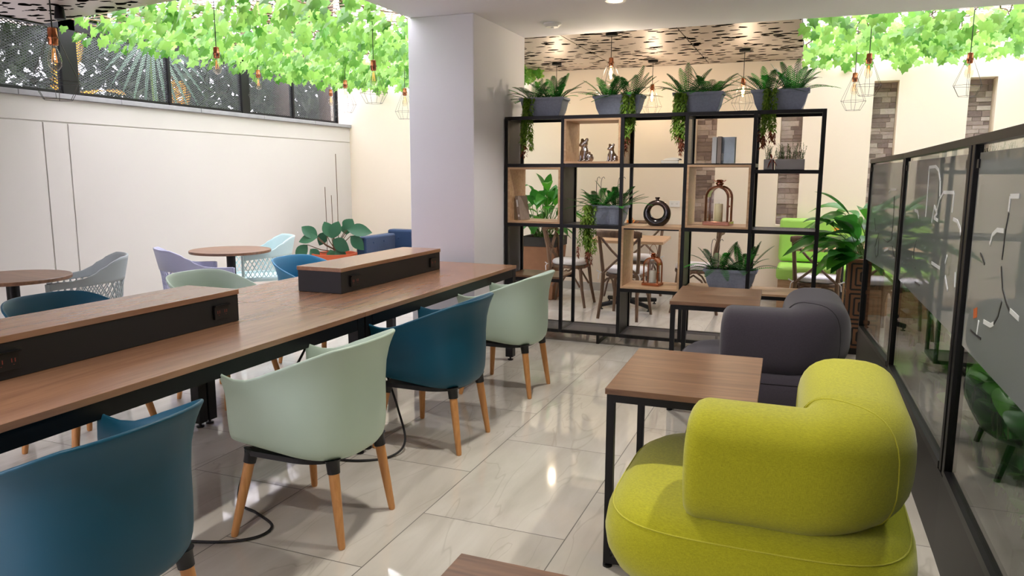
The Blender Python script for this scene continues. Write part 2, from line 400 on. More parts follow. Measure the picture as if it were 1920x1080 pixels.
struct(w.build('ceiling_perforated', M['perf'], smooth=False))
w = MB(); slab((-6.3, -3.06), 2.76, 2.8); struct(w.build('ceiling_deck', M['charcoal'], smooth=False))

# ------------------------------------------------------------------ mesh fence above the low wall
t = thing('mesh_fence', 'dark expanded metal fence standing on the coping of the cream wall', 'fence', (XL - .09, 6, 2.113))
for a, b in ((YR, 4.73), (4.89, 5.90), (5.93, 6.95), (7.08, 7.86), (7.89, 8.80)):
    MB().span((-.003, a - 6, .03), (.003, b - 6, .60)).build('mesh_panel', M['fence'], t, smooth=False)
for a, b in ((4.73, 4.89), (5.90, 5.93), (6.95, 7.08), (7.86, 7.89), (8.80, 8.83)):
    MB().span((-.03, a - 6, 0), (.03, b - 6, .66)).build('post', M['black'], t, smooth=False, bevel=.003)
MB().span((-.02, YR - 6, 0), (.02, 8.83 - 6, .035)).build('bottom_rail', M['black'], t, smooth=False)
MB().span((-.03, YR - 6, .56), (.03, 8.83 - 6, .66)).build('top_rail', M['black'], t, smooth=False)

# ------------------------------------------------------------------ leaves, fronds
def frame(d, upv=(0, 0, 1)):
    d = Vector(d).normalized(); u = Vector(upv)
    if abs(d.dot(u)) > .97: u = Vector((1, 0, 0))
    r = d.cross(u).normalized(); return d, r, r.cross(d)
def leaf(mb, p, d, length, width, droop=.3, fold=.12, n=5, upv=(0, 0, 1), shape=.45, roll=0):
    p = Vector(p); d, r, u = frame(d, upv)
    if roll:
        c, s_ = math.cos(roll), math.sin(roll); r, u = r * c + u * s_, u * c - r * s_
    vs = []; fs = []
    for i in range(n + 1):
        t = i / n
        w = width / 2 * (math.sin(PI * t ** (math.log(.5) / math.log(shape))) ** .85 if 0 < t < 1 else .03)
        q = p + d * (length * t * (1 - .12 * droop * t)) - Vector((0, 0, 1)) * (length * droop * t * t)
        vs += [q - r * w + u * (w * fold * 2), q, q + r * w + u * (w * fold * 2)]
    for i in range(n):
        a = i * 3; fs += [(a, a + 1, a + 4, a + 3), (a + 1, a + 2, a + 5, a + 4)]
    mb.add(vs, fs)
def frond(mb, p, d, length, droop=.5, lw=.044, pitch=.0165, wid=.0085, seed=0):
    rg = random.Random(seed); p = Vector(p); d, r, u = frame(d)
    pts = []; n = 14
    for i in range(n + 1):
        t = i / n; pts.append(p + d * (length * t) - Vector((0, 0, 1)) * (length * droop * t * t))
    mb.tube(pts, [.0028 * (1 - .7 * i / n) for i in range(n + 1)], 4)
    s_ = .12 * length
    while s_ < length * .99:
        t = s_ / length; k = min(int(t * n), n - 1); q = pts[k].lerp(pts[k + 1], t * n - k); tg = (pts[k + 1] - pts[k]).normalized()
        w_ = lw * (math.sin(PI * min(1, .15 + t * .85)) ** .7 + .12)
        sd = tg.cross(u).normalized()
        for sg in (-1, 1):
            dd = (sd * sg + tg * .55 + u * .12).normalized(); e = q + dd * w_; a = tg * wid * .5
            mb.add([q - a, q + a, q + dd * w_ * .55 + a * 1.1, e, q + dd * w_ * .55 - a * 1.1], [(0, 1, 2, 4), (4, 2, 3)])
        s_ += pitch
def fern(mb, mb2, c, n, length, spread=(1, 1), seed=1, zmin=.15, lw=.044):
    rg = random.Random(seed)
    for i in range(n):
        a = 2 * PI * (i + rg.uniform(-.3, .3)) / n; el = rg.uniform(zmin, 1.25)
        d = (math.cos(a) * math.cos(el) * spread[0], math.sin(a) * math.cos(el) * spread[1], math.sin(el))
        frond(mb2 if (mb2 is not None and rg.random() < .25) else mb, (c[0] + math.cos(a) * .04 * spread[0], c[1] + math.sin(a) * .025, c[2]), d, length * rg.uniform(.75, 1.1), rg.uniform(.1, .5), lw, seed=rg.random())
def trail(mb, mb2, p, drop, out, n, seed, tip=.22):
    rg = random.Random(seed)
    for k in range(n):
        q = Vector(p) + Vector((rg.uniform(-.045, .045), rg.uniform(-.02, .015), 0)); L_ = drop * rg.uniform(.5, 1.0); m_ = int(L_ / .012)
        sway = rg.uniform(-.1, .1)
        for i in range(m_):
            t = i / m_; c = q + Vector((sway * t * drop, -out * min(1, t * 4), -L_ * t + .03 * math.sin(min(1, t * 4) * PI)))
            tgt = mb2 if (L_ > .8 * drop and t > 1 - tip) else mb
            for _ in range(3):
                a = rg.uniform(0, 2 * PI); dd = Vector((math.cos(a), math.sin(a), rg.uniform(-.9, .1)))
                leaf(tgt, c, dd, rg.uniform(.024, .038), .013, .5, .1, 2)
def planter_mesh(l, wdt, h, rim=.02, taper=.72):
    mb = MB()
    def rect(k, kk, z): return [(-l / 2 * k, -wdt / 2 * kk, z), (l / 2 * k, -wdt / 2 * kk, z), (l / 2 * k, wdt / 2 * kk, z), (-l / 2 * k, wdt / 2 * kk, z)]
    mb.rings([rect(taper, taper, 0), rect(taper + .13, taper + .13, h * .35), rect(.93, .93, h - rim * 1.6), rect(.94, .94, h - rim * 1.4), rect(1, 1, h - rim), rect(1, 1, h), rect(.93, .88, h), rect(.88, .8, h - .03)])
    return mb

# ------------------------------------------------------------------ ivy canopies
def ivy_leaf(mb, p, size, rg):
    d = Vector((rg.uniform(-.7, .7), rg.uniform(-.9, .3), -rg.uniform(.35, 1.3))); nrm = Vector((rg.uniform(-.5, .5), -1, rg.uniform(-.3, .6)))
    d.normalize(); r = d.cross(nrm).normalized(); u = r.cross(d)
    out = [(0, .05), (.32, -.1), (.5, .18), (.3, .38), (.36, .62), (.14, .68), (0, 1.0), (-.14, .68), (-.36, .62), (-.3, .38), (-.5, .18), (-.32, -.1)]
    P = [p + r * (x * size) + d * (y_ * size) + u * (-abs(x) * .25 * size) for x, y_ in out] + [p + d * (.4 * size)]
    mb.add(P, [(i, (i + 1) % 12, 12) for i in range(12)])
def ivy(label, x0, x1, y0, y1, z, dens, seed, edge=None):
    rg = random.Random(seed); t = thing('ivy_canopy', label, 'ivy', ((x0 + x1) / 2, (y0 + y1) / 2, z))
    cx, cy = (x0 + x1) / 2, (y0 + y1) / 2
    mb = MB(); n = int((x1 - x0) * (y1 - y0) * dens)
    for i in range(n):
        x, y_ = rg.uniform(x0, x1), rg.uniform(y0, y1)
        if edge and y_ < edge(x): continue
        ivy_leaf(mb, Vector((x - cx, y_ - cy, rg.uniform(-.13, .06) - .05 * rg.random() ** 3)), rg.uniform(.07, .125), rg)
    mb.build('foliage', M['ivy'], t, smooth=False)
    mb = MB()
    for i in range(int((x1 - x0) * 7)):
        x = rg.uniform(x0, x1) - cx; y_ = y0 + .1; pts = []
        while y_ < y1 - .1:
            if not edge or y_ > edge(min(max(x + cx, x0), x1)): pts.append((min(max(x, x0 - cx), x1 - cx), y_ - cy, rg.uniform(.0, .07)))
            x += rg.uniform(-.12, .12); y_ += .3
        if len(pts) > 2: mb.tube(pts, .006, 5)
    mb.build('stems', M['ivystem'], t)
    mb = MB(); y_ = y0
    while y_ < y1:
        a = x0
        if edge:
            while a < x1 and y_ < edge(a): a += .05
        if a < x1 - .1: mb.span((a - cx, y_ - cy, .09), (x1 - cx, y_ - cy + .012, .096))
        y_ += .09
    mb.build('reed_screen', M['reed'], t, smooth=False)
    return t
e1 = lambda x: (4.66 - (x + 6.1) * .155)
ivy('glowing green ivy roof over the round tables and low cream wall', -5.95, -3.4, 4.25, 8.95, 2.70, 165, 3, lambda x: e1(x) if x < -3.06 else 0)
ivy('green ivy roof strip between the white column and the ceiling edge', -3.4, -3.08, 4.25, 8.95, 2.70, 165, 13, lambda x: e1(x))
ivy('green ivy roof over the stone strips beyond the glass partition', -.11, 3.15, 6.64, 8.97, 2.74, 135, 4)

# ------------------------------------------------------------------ outside vegetation
rg = random.Random(5); mb = MB()
for i in range(11500):
    y_ = rg.uniform(-1, 13); x = rg.uniform(-9.3, -7.4); z = rg.uniform(.2, 3.5 + .3 * math.sin(y_ * 1.7)) if rg.random() < .25 else rg.uniform(1.9, 3.5)
    
    leaf(mb, (x, y_, z), (rg.uniform(-1, 1), rg.uniform(-1, 1), rg.uniform(-.9, .5)), rg.uniform(.16, .32), rg.uniform(.07, .14), .2, .1, 3)
tag(mb.build('hedge', M['hedge'], None, smooth=False), 'dense dark hedge growing beyond the mesh fence', 'hedge', kind='stuff')
for k, (x, y_, lb) in enumerate(((-7.3, 9.3, 'thicker brown tree trunk behind the fence near the corner'), (-7.25, 10.1, 'slimmer leaning brown trunk behind the fence end'))):
    t = thing('tree', lb, 'tree', (x, y_, 0))
    MB().tube([(0, 0, 0), (.03, .05, 1.5), (-.04 + .15 * k, -.06, 2.6), (.1, .15, 4.2)], [.17 - .05 * k, .14 - .04 * k, .12 - .03 * k, .08], 10).build('trunk', M['bark'], t)
    mb = MB()
    for i in range(260): leaf(mb, (rg.uniform(-.42, .42), rg.uniform(-.38, .38), rg.uniform(3.2, 4.4)), (rg.uniform(-1, 1), rg.uniform(-1, 1), rg.uniform(-.6, .4)), .2, .09, .2, .1, 3)
    mb.build('foliage', M['hedge'], t, smooth=False)
t = thing('fan_palm', 'pale fan palm leaf behind the fence beside the wide post', 'palm', (-7.1, 6.7, 0)); mb = MB()
mb.tube([(0, 0, 0), (.02, .02, 1.6), (0, -.05, 3.05)], [.05, .04, .02], 8); mb.build('stalk', M['gstem'], t)
mb = MB()
for i in range(26):
    a = R(-150 + 300 * i / 25) - PI / 2
    leaf(mb, (.05, -.05, 3.0), (.12, math.cos(a), math.sin(a) * .9), .85, .05, .25, .1, 5, (1, 0, 0))
mb.build('fan_leaf', M['palm'], t)
for k, (y_, z, lb) in enumerate(((5.55, 2.75, 'arching yellow frond behind the fence beside the wide post'), (7.0, 2.6, 'small upright yellow frond behind the fence mesh'))):
    t = thing('yellow_palm', lb, 'palm', (-7.0, y_, 0)); MB().tube([(0, 0, 0), (0, -.1, 1.2), (0, -.2, 2.0)], [.04, .03, .02], 8).build('stalk', M['gstem'], t)
    mb = MB(); frond(mb, (0, -.15, 2.0), (0, .25 if k == 0 else .1, .9 if k == 0 else .55), 1.0 - .4 * k, .1, .22, .035, .02)
    if k == 0: frond(mb, (0, -.15, 2.0), (0, .75, .75), 1.1, .45, .16, .035, .02)
    mb.build('frond', M['yellowfrond'], t)

# ------------------------------------------------------------------ shelving unit
YS0, YS1 = 6.09, 6.49; PX = [-2.463, -1.953, -1.44, -.922, -.405, .082]; SX, SY = -1.19, 6.29
sh = thing('shelving_unit', 'tall black steel open shelving divider with wooden boxes and mesh panels', 'shelf', (SX, SY, 0))
def rel(p): return (p[0] - SX, p[1] - SY, p[2])
PW = .028
for x in PX:
    for y_ in (YS0 + PW / 2, YS1 - PW / 2):
        MB().span(rel((x - PW / 2, y_ - PW / 2, .075)), rel((x + PW / 2, y_ + PW / 2, 1.935))).build('post', M['black'], sh, smooth=False, bevel=.0015)
rails = []
for i in range(5):
    for z in (1.921, 1.472 if i == 4 else 1.521, 1.008, .088): rails.append((i, z))
rails += [(2, .483), (0, .53), (3, .49), (4, .49)]
def rail(i0, i1, z, y_): return MB().span(rel((PX[i0] + PW / 2, y_ - PW / 2, z - PW / 2)), rel((PX[i1] - PW / 2, y_ + PW / 2, z + PW / 2)))
for i, z in rails:
    for y_ in (YS0 + PW / 2, YS1 - PW / 2): rail(i, i + 1, z, y_).build('rail', M['black'], sh, smooth=False)
for i, x in enumerate(PX):
    for z in (1.921, 1.521, 1.008, .088): MB().span(rel((x - PW / 2, YS0 + PW, z - PW / 2)), rel((x + PW / 2, YS1 - PW, z + PW / 2))).build('side_rail', M['black'], sh, smooth=False)
def mfloor(i, z): MB().span(rel((PX[i] + PW / 2, YS0 + PW, z - .002)), rel((PX[i + 1] - PW / 2, YS1 - PW, z + .002))).build('mesh_shelf', M['meshz'], sh, smooth=False)
for i in range(5): mfloor(i, 1.931)
mfloor(0, 1.532); mfloor(2, 1.532); mfloor(4, 1.482); mfloor(1, 1.018); mfloor(4, 1.018); mfloor(3, 1.532)
for i in range(5): mfloor(i, .098)
def mside(i, z0, z1, m='meshx'): MB().span(rel((PX[i] - .002, YS0 + PW, z0)), rel((PX[i] + .002, YS1 - PW, z1))).build('mesh_side', M[m], sh, smooth=False)
mside(0, 1.535, 1.907); mside(0, .102, .994); mside(1, 1.022, 1.507, 'charcoal'); mside(3, 1.535, 1.907); mside(2, .102, .47, 'charcoal'); mside(3, .102, .994, 'charcoal')
def wbox(i, z0, z1):
    a, b = PX[i] + PW / 2 + .001, PX[i + 1] - PW / 2 - .001; T = .017; y0, y1 = YS0 - .004, YS1 - .004
    m = MB()
    m.span(rel((a, y0, z0)), rel((b, y1, z0 + T))); m.span(rel((a, y0, z1 - T)), rel((b, y1, z1)))
    m.span(rel((a, y0, z0 + T)), rel((a + T, y1, z1 - T))); m.span(rel((b - T, y0, z0 + T)), rel((b, y1, z1 - T)))
    m.build('wooden_box', M['lightoak'], sh, smooth=False, bevel=.001)
wbox(1, 1.537, 1.905); wbox(0, 1.024, 1.505); wbox(2, .499, 1.022); wbox(3, 1.024, 1.525)
MB().span(rel((PX[0] + PW / 2, YS0, .545)), rel((PX[1] - PW / 2, YS1, .562))).build('shelf_board', M['oakx'], sh, smooth=False, bevel=.001)
MB().span(rel((PX[3] + PW / 2, YS0 - .005, .505)), rel((PX[4] + PW / 2, YS1, .523))).build('shelf_board', M['lightoak'], sh, smooth=False, bevel=.001)
MB().span(rel((PX[4] + PW / 2 + .002, YS0 - .005, .505)), rel((PX[5] - PW / 2, YS1, .523))).build('shelf_board', M['lightoak'], sh, smooth=False, bevel=.001)
for x in (-2.3, -1.613, -.66, -.05):
    m = MB(); z = .012
    m.bar(rel((x, YS0 + .014, z)), rel((x, YS1 - .014, z)), .022, .022)
    for y_ in (YS0 + .014, YS1 - .014): m.span(rel((x - .011, y_ - .011, 0)), rel((x + .011, y_ + .011, .075)))
    m.build('foot_bracket', M['black'], sh, smooth=False)

# planters on top
def planter_fern(label, loc, l, tx, seed, drop=.5, group=None, hooks=None, nf=42, flen=.30, trails=True, zmin=.15, wdt=.19, h=.165):
    t = thing('fern_planter', label, 'planter', loc, 0, group)
    planter_mesh(l, wdt, h).build('pot', M['pot'], t, bevel=.003, ang=25)
    MB().span((-l * .42, -wdt * .38, h - .035), (l * .42, wdt * .38, h - .015)).build('soil', M['soil'], t, smooth=False)
    a, b = MB(), MB()
    for k, cx in enumerate((-.22 * l, .22 * l)): fern(a, b, (cx, 0, h - .02), nf // 2, flen, (1.05, .8), seed * 10 + k, zmin)
    a.build('fronds', M['fern'], t, smooth=False)
    if b.f: b.build('new_fronds', M['fern_bright'], t, smooth=False)
    if trails:
        a, b = MB(), MB(); trail(a, b, (tx, -wdt / 2 + .02, h), drop, .06, 15, seed)
        a.build('trailing_stems', M['trail'], t, smooth=False)
        if b.f: b.build('trailing_tips', M['trailtip'], t, smooth=False)
    for hx in (hooks or []):
        MB().tube([(hx, 0, h - .03), (hx, .0, h + .19), (hx + .008, 0, h + .23), (hx + .022, 0, h + .24), (hx + .032, 0, h + .225)], .0025, 6).build('hook', M['wire'], t)
    return t
G = 'fern planters along the top of the shelving unit'
planter_fern('slate planter of ferns on the shelf top, against the white column', (-2.185, 6.29, 1.936), .41, -.1, 1, .57, G)
planter_fern('slate planter of ferns on the shelf top, above the two silver dogs', (-1.52, 6.29, 1.936), .42, .1, 2, .5, G)
planter_fern('slate planter of ferns on the shelf top, third from the white column', (-.865, 6.29, 1.936), .40, -.13, 3, .52, G)
planter_fern('slate planter of ferns on the shelf top, at the end near the glass partition', (-.245, 6.29, 1.936), .43, -.06, 4, .45, G)
planter_fern('slate planter with spreading fern and wire hooks inside the shelving unit', (-1.6, 6.28, 1.021), .36, -.13, 6, .52, None, (-.1, -.06, .09, .12), 42, .31)
planter_fern('slate planter of ferns standing on the low shelf board behind the far side table', (-.55, 6.25, .524), .42, 0, 8, .4, None, (-.16, -.1), 44, .33, False)

# ------------------------------------------------------------------ small things on the shelves
def dog(name, label, loc, s, rz):
    mb = MB(); B = lambda c, r, M_=None: mb.ball([k * s for k in c], [k * s for k in r], 16, 10, M_)
    B((0, .05, .27), (.21, .24, .25)); B((0, -.05, .42), (.20, .19, .25)); B((0, -.06, .62), (.15, .15, .14))
    B((0, -.09, .79), (.19, .175, .155)); B((0, -.23, .735), (.13, .09, .085)); B((-.07, -.235, .71), (.07, .075, .07)); B((.07, -.235, .71), (.07, .075, .07)); B((0, -.31, .765), (.035, .025, .025))
    for sx in (-1, 1):
        mb.tube([(sx * .12 * s, -.07 * s, .87 * s), (sx * .17 * s, -.06 * s, .94 * s), (sx * .185 * s, -.06 * s, .99 * s), (sx * .185 * s, -.06 * s, 1.01 * s)], [.085 * s, .08 * s, .06 * s, .03 * s], 12)
        mb.tube([(sx * .13 * s, -.12 * s, .45 * s), (sx * .135 * s, -.17 * s, .2 * s), (sx * .135 * s, -.18 * s, .05 * s)], [.09 * s, .07 * s, .06 * s], 10)
        B((sx * .135, -.22, .04), (.075, .1, .045)); B((sx * .2, .12, .17), (.11, .18, .18)); B((sx * .23, -.02, .04), (.07, .13, .045))
    B((0, .29, .12), (.05, .08, .05))
    o = mb.build(name, M['chrome'], None, loc=loc, rz=rz)
    md = o.modifiers.new('Remesh', 'REMESH'); md.mode = 'VOXEL'; md.voxel_size = .0035 * s / .2; md.use_smooth_shade = True
    sm = o.modifiers.new('Smooth', 'SMOOTH'); sm.iterations = 4; sm.factor = .5
    return tag(o, label, 'figurine', 'silver dog figurines')
dog('dog_figurine', 'larger silver seated bulldog figurine in the upper wooden box', (-1.80, 6.27, 1.5545), .195, R(-38))
dog('dog_figurine', 'smaller silver seated bulldog figurine in the upper wooden box', (-1.565, 6.27, 1.5545), .148, R(-38))

def book(label, loc, w, h, t, m, rz=0, tilt=0, flat=False, letters=None, group=None):
    e = thing('book', label, 'book', loc, rz, group); e.rotation_euler.y = tilt
    if flat:
        MB().span((-w / 2, -h / 2, .003), (w / 2 - .002, h / 2 - .002, t - .003)).build('pages', M['page'], e, smooth=False)
        c = MB(); c.span((-w / 2, -h / 2, 0), (w / 2, h / 2, .003)); c.span((-w / 2, -h / 2, t - .003), (w / 2, h / 2, t)); c.span((-w / 2 - .003, -h / 2, 0), (-w / 2, h / 2, t)); c.build('cover', m, e, smooth=False)
    else:
        MB().span((-t / 2 + .003, -w / 2 + .003, .004), (t / 2 - .003, w / 2 - .004, h - .004)).build('pages', M['page'], e, smooth=False)
        c = MB(); c.span((-t / 2, -w / 2, 0), (-t / 2 + .003, w / 2, h)); c.span((t / 2 - .003, -w / 2, 0), (t / 2, w / 2, h)); c.span((-t / 2, -w / 2 - .002, 0), (t / 2, -w / 2, h)); c.build('cover', m, e, smooth=False)
    return e
GB = 'standing picture books'
book('pale grey book standing at the outer end of the upright picture books', (-.715, 6.27, 1.5375), .17, .205, .034, M['book3'], 0, 0, group=GB)
book('grey book standing in the middle of the upright picture books', (-.677, 6.27, 1.5375), .17, .21, .03, M['book1'], 0, 0, group=GB)
b3 = book('blue grey picture book standing with its cover turned outward', (-.61, 6.21, 1.5375), .12, .205, .026, M['book2'], R(90 - 20 + 180), 0, group=GB)
for k in range(3): MB().lathe([(.001, 0), (.011, 0), (.011, .0012), (.001, .0012)], 14).build('letter', M['ink'], b3).matrix_local = Matrix.Translation((.0131, -.04 + 0 * k, .03 + .02 * k)) @ Matrix.Rotation(R(90), 4, 'Y')
book('thick beige book lying flat on the upper shelf', (-1.075, 6.26, 1.536), .14, .12, .028, M['book4'], R(8), flat=True)
e = thing('book', 'open curled paperback lying on top of the flat beige book', 'book', (-1.05, 6.26, 1.5645), R(-6)); m = MB(); rs = []
for i in range(13):
    x = -.06 + .12 * i / 12; z = .008 + .016 * abs(math.sin(i / 12 * PI * 1.0)) ** .6 * (.5 + .5 * i / 12); rs.append([(x, -.05, 0.0), (x, .05, 0.0), (x, .05, z), (x, -.05, z)])
m.rings(rs).build('pages', M['page'], e)
lb = book('taupe picture book leaning in the wooden box by the white column', (-2.355, 6.25, 1.0415), .15, .215, .03, M['book1'], R(-12), R(-9))
for k, (zz, w_) in enumerate(((.03, .02), (.17, .012), (.12, .05))): MB().span((-.008, -.0785, zz), (.008, -.0772, zz + w_)).build('spine_lettering', M['ink'], lb, smooth=False)

# zinc boxes of herbs
def herb_box(label, x, wd, n, red):
    t = thing('herb_box', label, 'planter', (x, 6.25, 1.4865), 0, 'grey boxes of greenery on the end shelf'); h = .082
    m = MB(); T = .004
    m.span((-wd / 2, -.05, 0), (wd / 2, .05, .004)); m.span((-wd / 2, -.05, 0), (wd / 2, -.046, h)); m.span((-wd / 2, .046, 0), (wd / 2, .05, h)); m.span((-wd / 2, -.05, 0), (-wd / 2 + T, .05, h)); m.span((wd / 2 - T, -.05, 0), (wd / 2, .05, h))
    m.build('box', M['zinc'], t, smooth=False); MB().span((-wd / 2 + .005, -.045, .05), (wd / 2 - .005, .045, .07)).build('soil', M['soil'], t, smooth=False)
    rg = random.Random(int(x * -100)); m = MB()
    for i in range(n):
        p = Vector((rg.uniform(-wd / 2 + .01, wd / 2 - .01), rg.uniform(-.035, .035), .07)); hh = rg.uniform(.06, .14); tip = p + Vector((rg.uniform(-.03, .03), rg.uniform(-.02, .02), hh))
        m.tube([p, p.lerp(tip, .5), tip], .0012, 4)
        for k in range(9):
            q = p.lerp(tip, .2 + .8 * k / 9); a = rg.uniform(0, 6.28); leaf(m, q, (math.cos(a), math.sin(a), .6), .022, .008, .2, .1, 2)
    m.build('herbs', M['herb'], t, smooth=False)
    if red:
        m = MB()
        for a in range(5): leaf(m, (.02, -.06, .08), (math.cos(a * 1.256 + .5), -.3, math.sin(a * 1.256 + .5)), .065, .018, .25, .2, 4)
        leaf(m, (.02, -.06, .08), (.15, -.2, -1), .085, .016, .1, .2, 4); m.build('red_leaf', M['redleaf'], t, smooth=False)
    return t
herb_box('narrow grey box of greenery with a red star-shaped leaf', -.298, .075, 14, True)
herb_box('wide grey box of fine green herbs on the end shelf', -.145, .215, 46, False)

# ring vase
t = thing('ring_vase', 'dark glossy ring-shaped vase standing on the lower wooden box', 'vase', (-1.165, 6.25, 1.0225), 0)
def torus_part(a0, a1, m, nm):
    mb = MB(); rs = []
    for i in range(25):
        a = a0 + (a1 - a0) * i / 24; rr = .022 + .016 * (.5 - .5 * math.sin(a)); c = Vector((math.cos(a) * .085, 0, .108 + math.sin(a) * .085)); d = Vector((math.cos(a), 0, math.sin(a)))
        rs.append([c + d * (rr * math.cos(b)) + Vector((0, rr * 1.15 * math.sin(b), 0)) for b in [2 * PI * j / 16 for j in range(16)]])
    mb.rings(rs, cap0=False, cap1=False).build(nm, m, t)
torus_part(R(-200), R(20), M['ring'], 'lower_body'); torus_part(R(20), R(160), M['ringtop'], 'upper_band')
MB().lathe([(.04, 0), (.05, .0), (.05, .004), (.03, .012)], 20).build('foot', M['ring'], t)
MB().lathe([(.014, .208), (.013, .222), (.02, .228), (.02, .238), (.012, .238)], 16).build('neck', M['ringtop'], t)

# lanterns
def lantern(label, loc, w, h, rz, m, candle_label, ch, cr, cm, handle):
    t = thing('lantern', label, 'lantern', loc, rz, 'copper arched lanterns'); hb = .03 * h / .3
    MB().box((0, 0, hb / 2), (w * 1.12, w * .85, hb)).build('base', m, t, bevel=.003)
    ra = w * .46; zs = h - ra
    for sy in (-1, 1):
        pts = [(-ra, sy * w * .34, hb)] + [(-ra, sy * w * .34, zs)] + [(-ra * math.cos(R(k * 15)), sy * w * .34, zs + ra * math.sin(R(k * 15))) for k in range(1, 12)] + [(ra, sy * w * .34, zs), (ra, sy * w * .34, hb)]
        MB().tube(pts, w * .05, 8).build('arch_frame', m, t)
    mb = MB(); rs = []
    for k in range(0, 13):
        a = R(k * 15); rs.append([(-ra * math.cos(a) * s_, y_, zs + ra * math.sin(a) * s_) for s_, y_ in ((1.0, -w * .34), (1.0, w * .34), (.94, w * .34), (.94, -w * .34))])
    mb.rings(rs).build('roof', m, t)
    for sy in (-1, 1):
        g = MB(); pts = [(-ra * .95, sy * w * .335, hb), (ra * .95, sy * w * .335, hb)] + [(ra * .95 * math.cos(R(k * 15)), sy * w * .335, zs + ra * .95 * math.sin(R(k * 15))) for k in range(0, 13)]
        g.add(pts, [tuple(range(len(pts)))]); g.build('pane', M['lampglass'], t, smooth=False)
    k = w / .19
    MB().lathe([(.026 * k, h - .004), (.024 * k, h + .012 * k), (.032 * k, h + .02 * k), (.032 * k, h + .03 * k), (.022 * k, h + .034 * k), (.03 * k, h + .05 * k), (.018 * k, h + .056 * k)], 18).build('chimney', m, t)
    if handle == 'loop':
        MB().tube([(-.04 * k, 0, h + .03 * k)] + [(-.05 * k * math.cos(R(a)), 0, h + .06 * k + .1 * k * math.sin(R(a))) for a in range(0, 181, 20)] + [(.04 * k, 0, h + .03 * k)], .0035 * k, 6).build('handle', m, t)
    else:
        MB().tube([(-.05 * k, 0, h + .052 * k), (-.03 * k, 0, h + .04 * k), (.03 * k, 0, h + .04 * k), (.05 * k, 0, h + .052 * k)], .004 * k, 6).build('handle', m, t)
    MB().ball((ra + .012 * k, -w * .34, h * .5), (.008 * k,) * 3).build('latch', m, t)
    c = thing('candle', candle_label, 'candle', (loc[0], loc[1], loc[2] + hb + .001), rz, 'pillar candles in the lanterns')
    MB().lathe([(cr, 0), (cr, ch * .96), (cr * .93, ch), (cr * .5, ch - .006), (.002, ch - .008)], 20).build('wax', cm, c)
    MB().tube([(0, 0, ch - .008), (.001, 0, ch + .008)], .0012, 5).build('wick', M['cord'], c)
lantern('large copper arched lantern in the upper right wooden box', (-.668, 6.26, 1.0425), .19, .31, R(-8), M['rosegold'], 'tall cream pillar candle inside the large lantern', .14, .034, M['candle'], 'bar')
lantern('small copper arched lantern with loop handle in the lower wooden box', (-1.185, 6.25, .5175), .135, .235, R(-12), M['copper'], 'short pale candle inside the small lantern', .10, .029, M['candlew'], 'loop')

# ------------------------------------------------------------------ long work tables
def work_table(label, y0, y1):
    X0, X1, ZT_ = -3.215, -2.07, .748; cx, cy = (X0 + X1) / 2, (y0 + y1) / 2
    t = thing('work_table', label, 'table', (cx, cy, 0), 0, 'long work tables end to end')
    a, b, c, d = X0 - cx, X1 - cx, y0 - cy, y1 - cy
    MB().span((a, c + .001, ZT_ - .025), (b, d - .001, ZT_)).build('tabletop', M['oak'], t, smooth=False, bevel=.0015)
    for x in (a + .025, b - .025): MB().span((x - .02, c + .07, ZT_ - .085), (x + .02, d - .07, ZT_ - .026)).build('apron', M['black'], t, smooth=False)
    for y_ in (c + .03, d - .03): MB().span((a + .06, y_ - .02, ZT_ - .085), (b - .06, y_ + .02, ZT_ - .026)).build('end_apron', M['black'], t, smooth=False)
    for x in (a + .035, b - .035):
        for y_ in (c + .035, d - .035):
            lg = MB().span((x - .03, y_ - .03, .028), (x + .03, y_ + .03, ZT_ - .026)).build('leg', M['black'], t, smooth=False, bevel=.002)
            MB().lathe([(.022, 0), (.022, .008), (.008, .01), (.008, .03)], 14, (x, y_, 0)).build('leveller', M['blackplastic'], lg)
    return t
work_table('long oak work table nearest the camera with a black steel frame', 1.07, 3.2)
work_table('long oak work table ending beside the white column', 3.203, 5.335)
def socket(parent, x, y_, z, face=1):
    o = MB().span((x, y_ - .045, z - .03), (x + face * .012, y_ + .045, z + .03)).build('socket_plate', M['blackplastic'], parent, smooth=False, bevel=.002)
    MB().span((x + face * .004, y_ - .048, z + .03), (x + face * .02, y_ + .048, z + .036)).build('flap', M['black'], o, smooth=False)
    for dy in (-.022, .022):
        m = MB(); 
        for k in (-.006, .006): m.span((x + face * .012, y_ + dy + k - .0015, z - .004), (x + face * .0128, y_ + dy + k + .0015, z + .01))
        m.lathe([(.003, 0), (.003, .0008)], 8, (x + face * .0124, y_ + dy, z - .012)); m.build('outlet_slots', M['inkred'], o, smooth=False)
def power_box(label, y0, y1):
    cy = (y0 + y1) / 2; t = thing('power_box', label, 'power box', (-2.655, cy, .749), 0, 'raised power boxes on the work tables'); l = (y1 - y0) / 2
    MB().span((-.155, -l, 0), (.15, l, .128)).build('body', M['charcoal'], t, smooth=False, bevel=.002)
    MB().span((-.16, -l - .003, .1285), (.155, l + .003, .152)).build('lid', M['oak'], t, smooth=False, bevel=.0015)
    for y_ in (-l + .13, l - .12): socket(t, .1502, y_, .062)
    return t
power_box('raised black power box with oak lid on the nearest work table', 1.52, 2.775)
power_box('raised black power box with oak lid on the work table near the column', 3.625, 4.885)

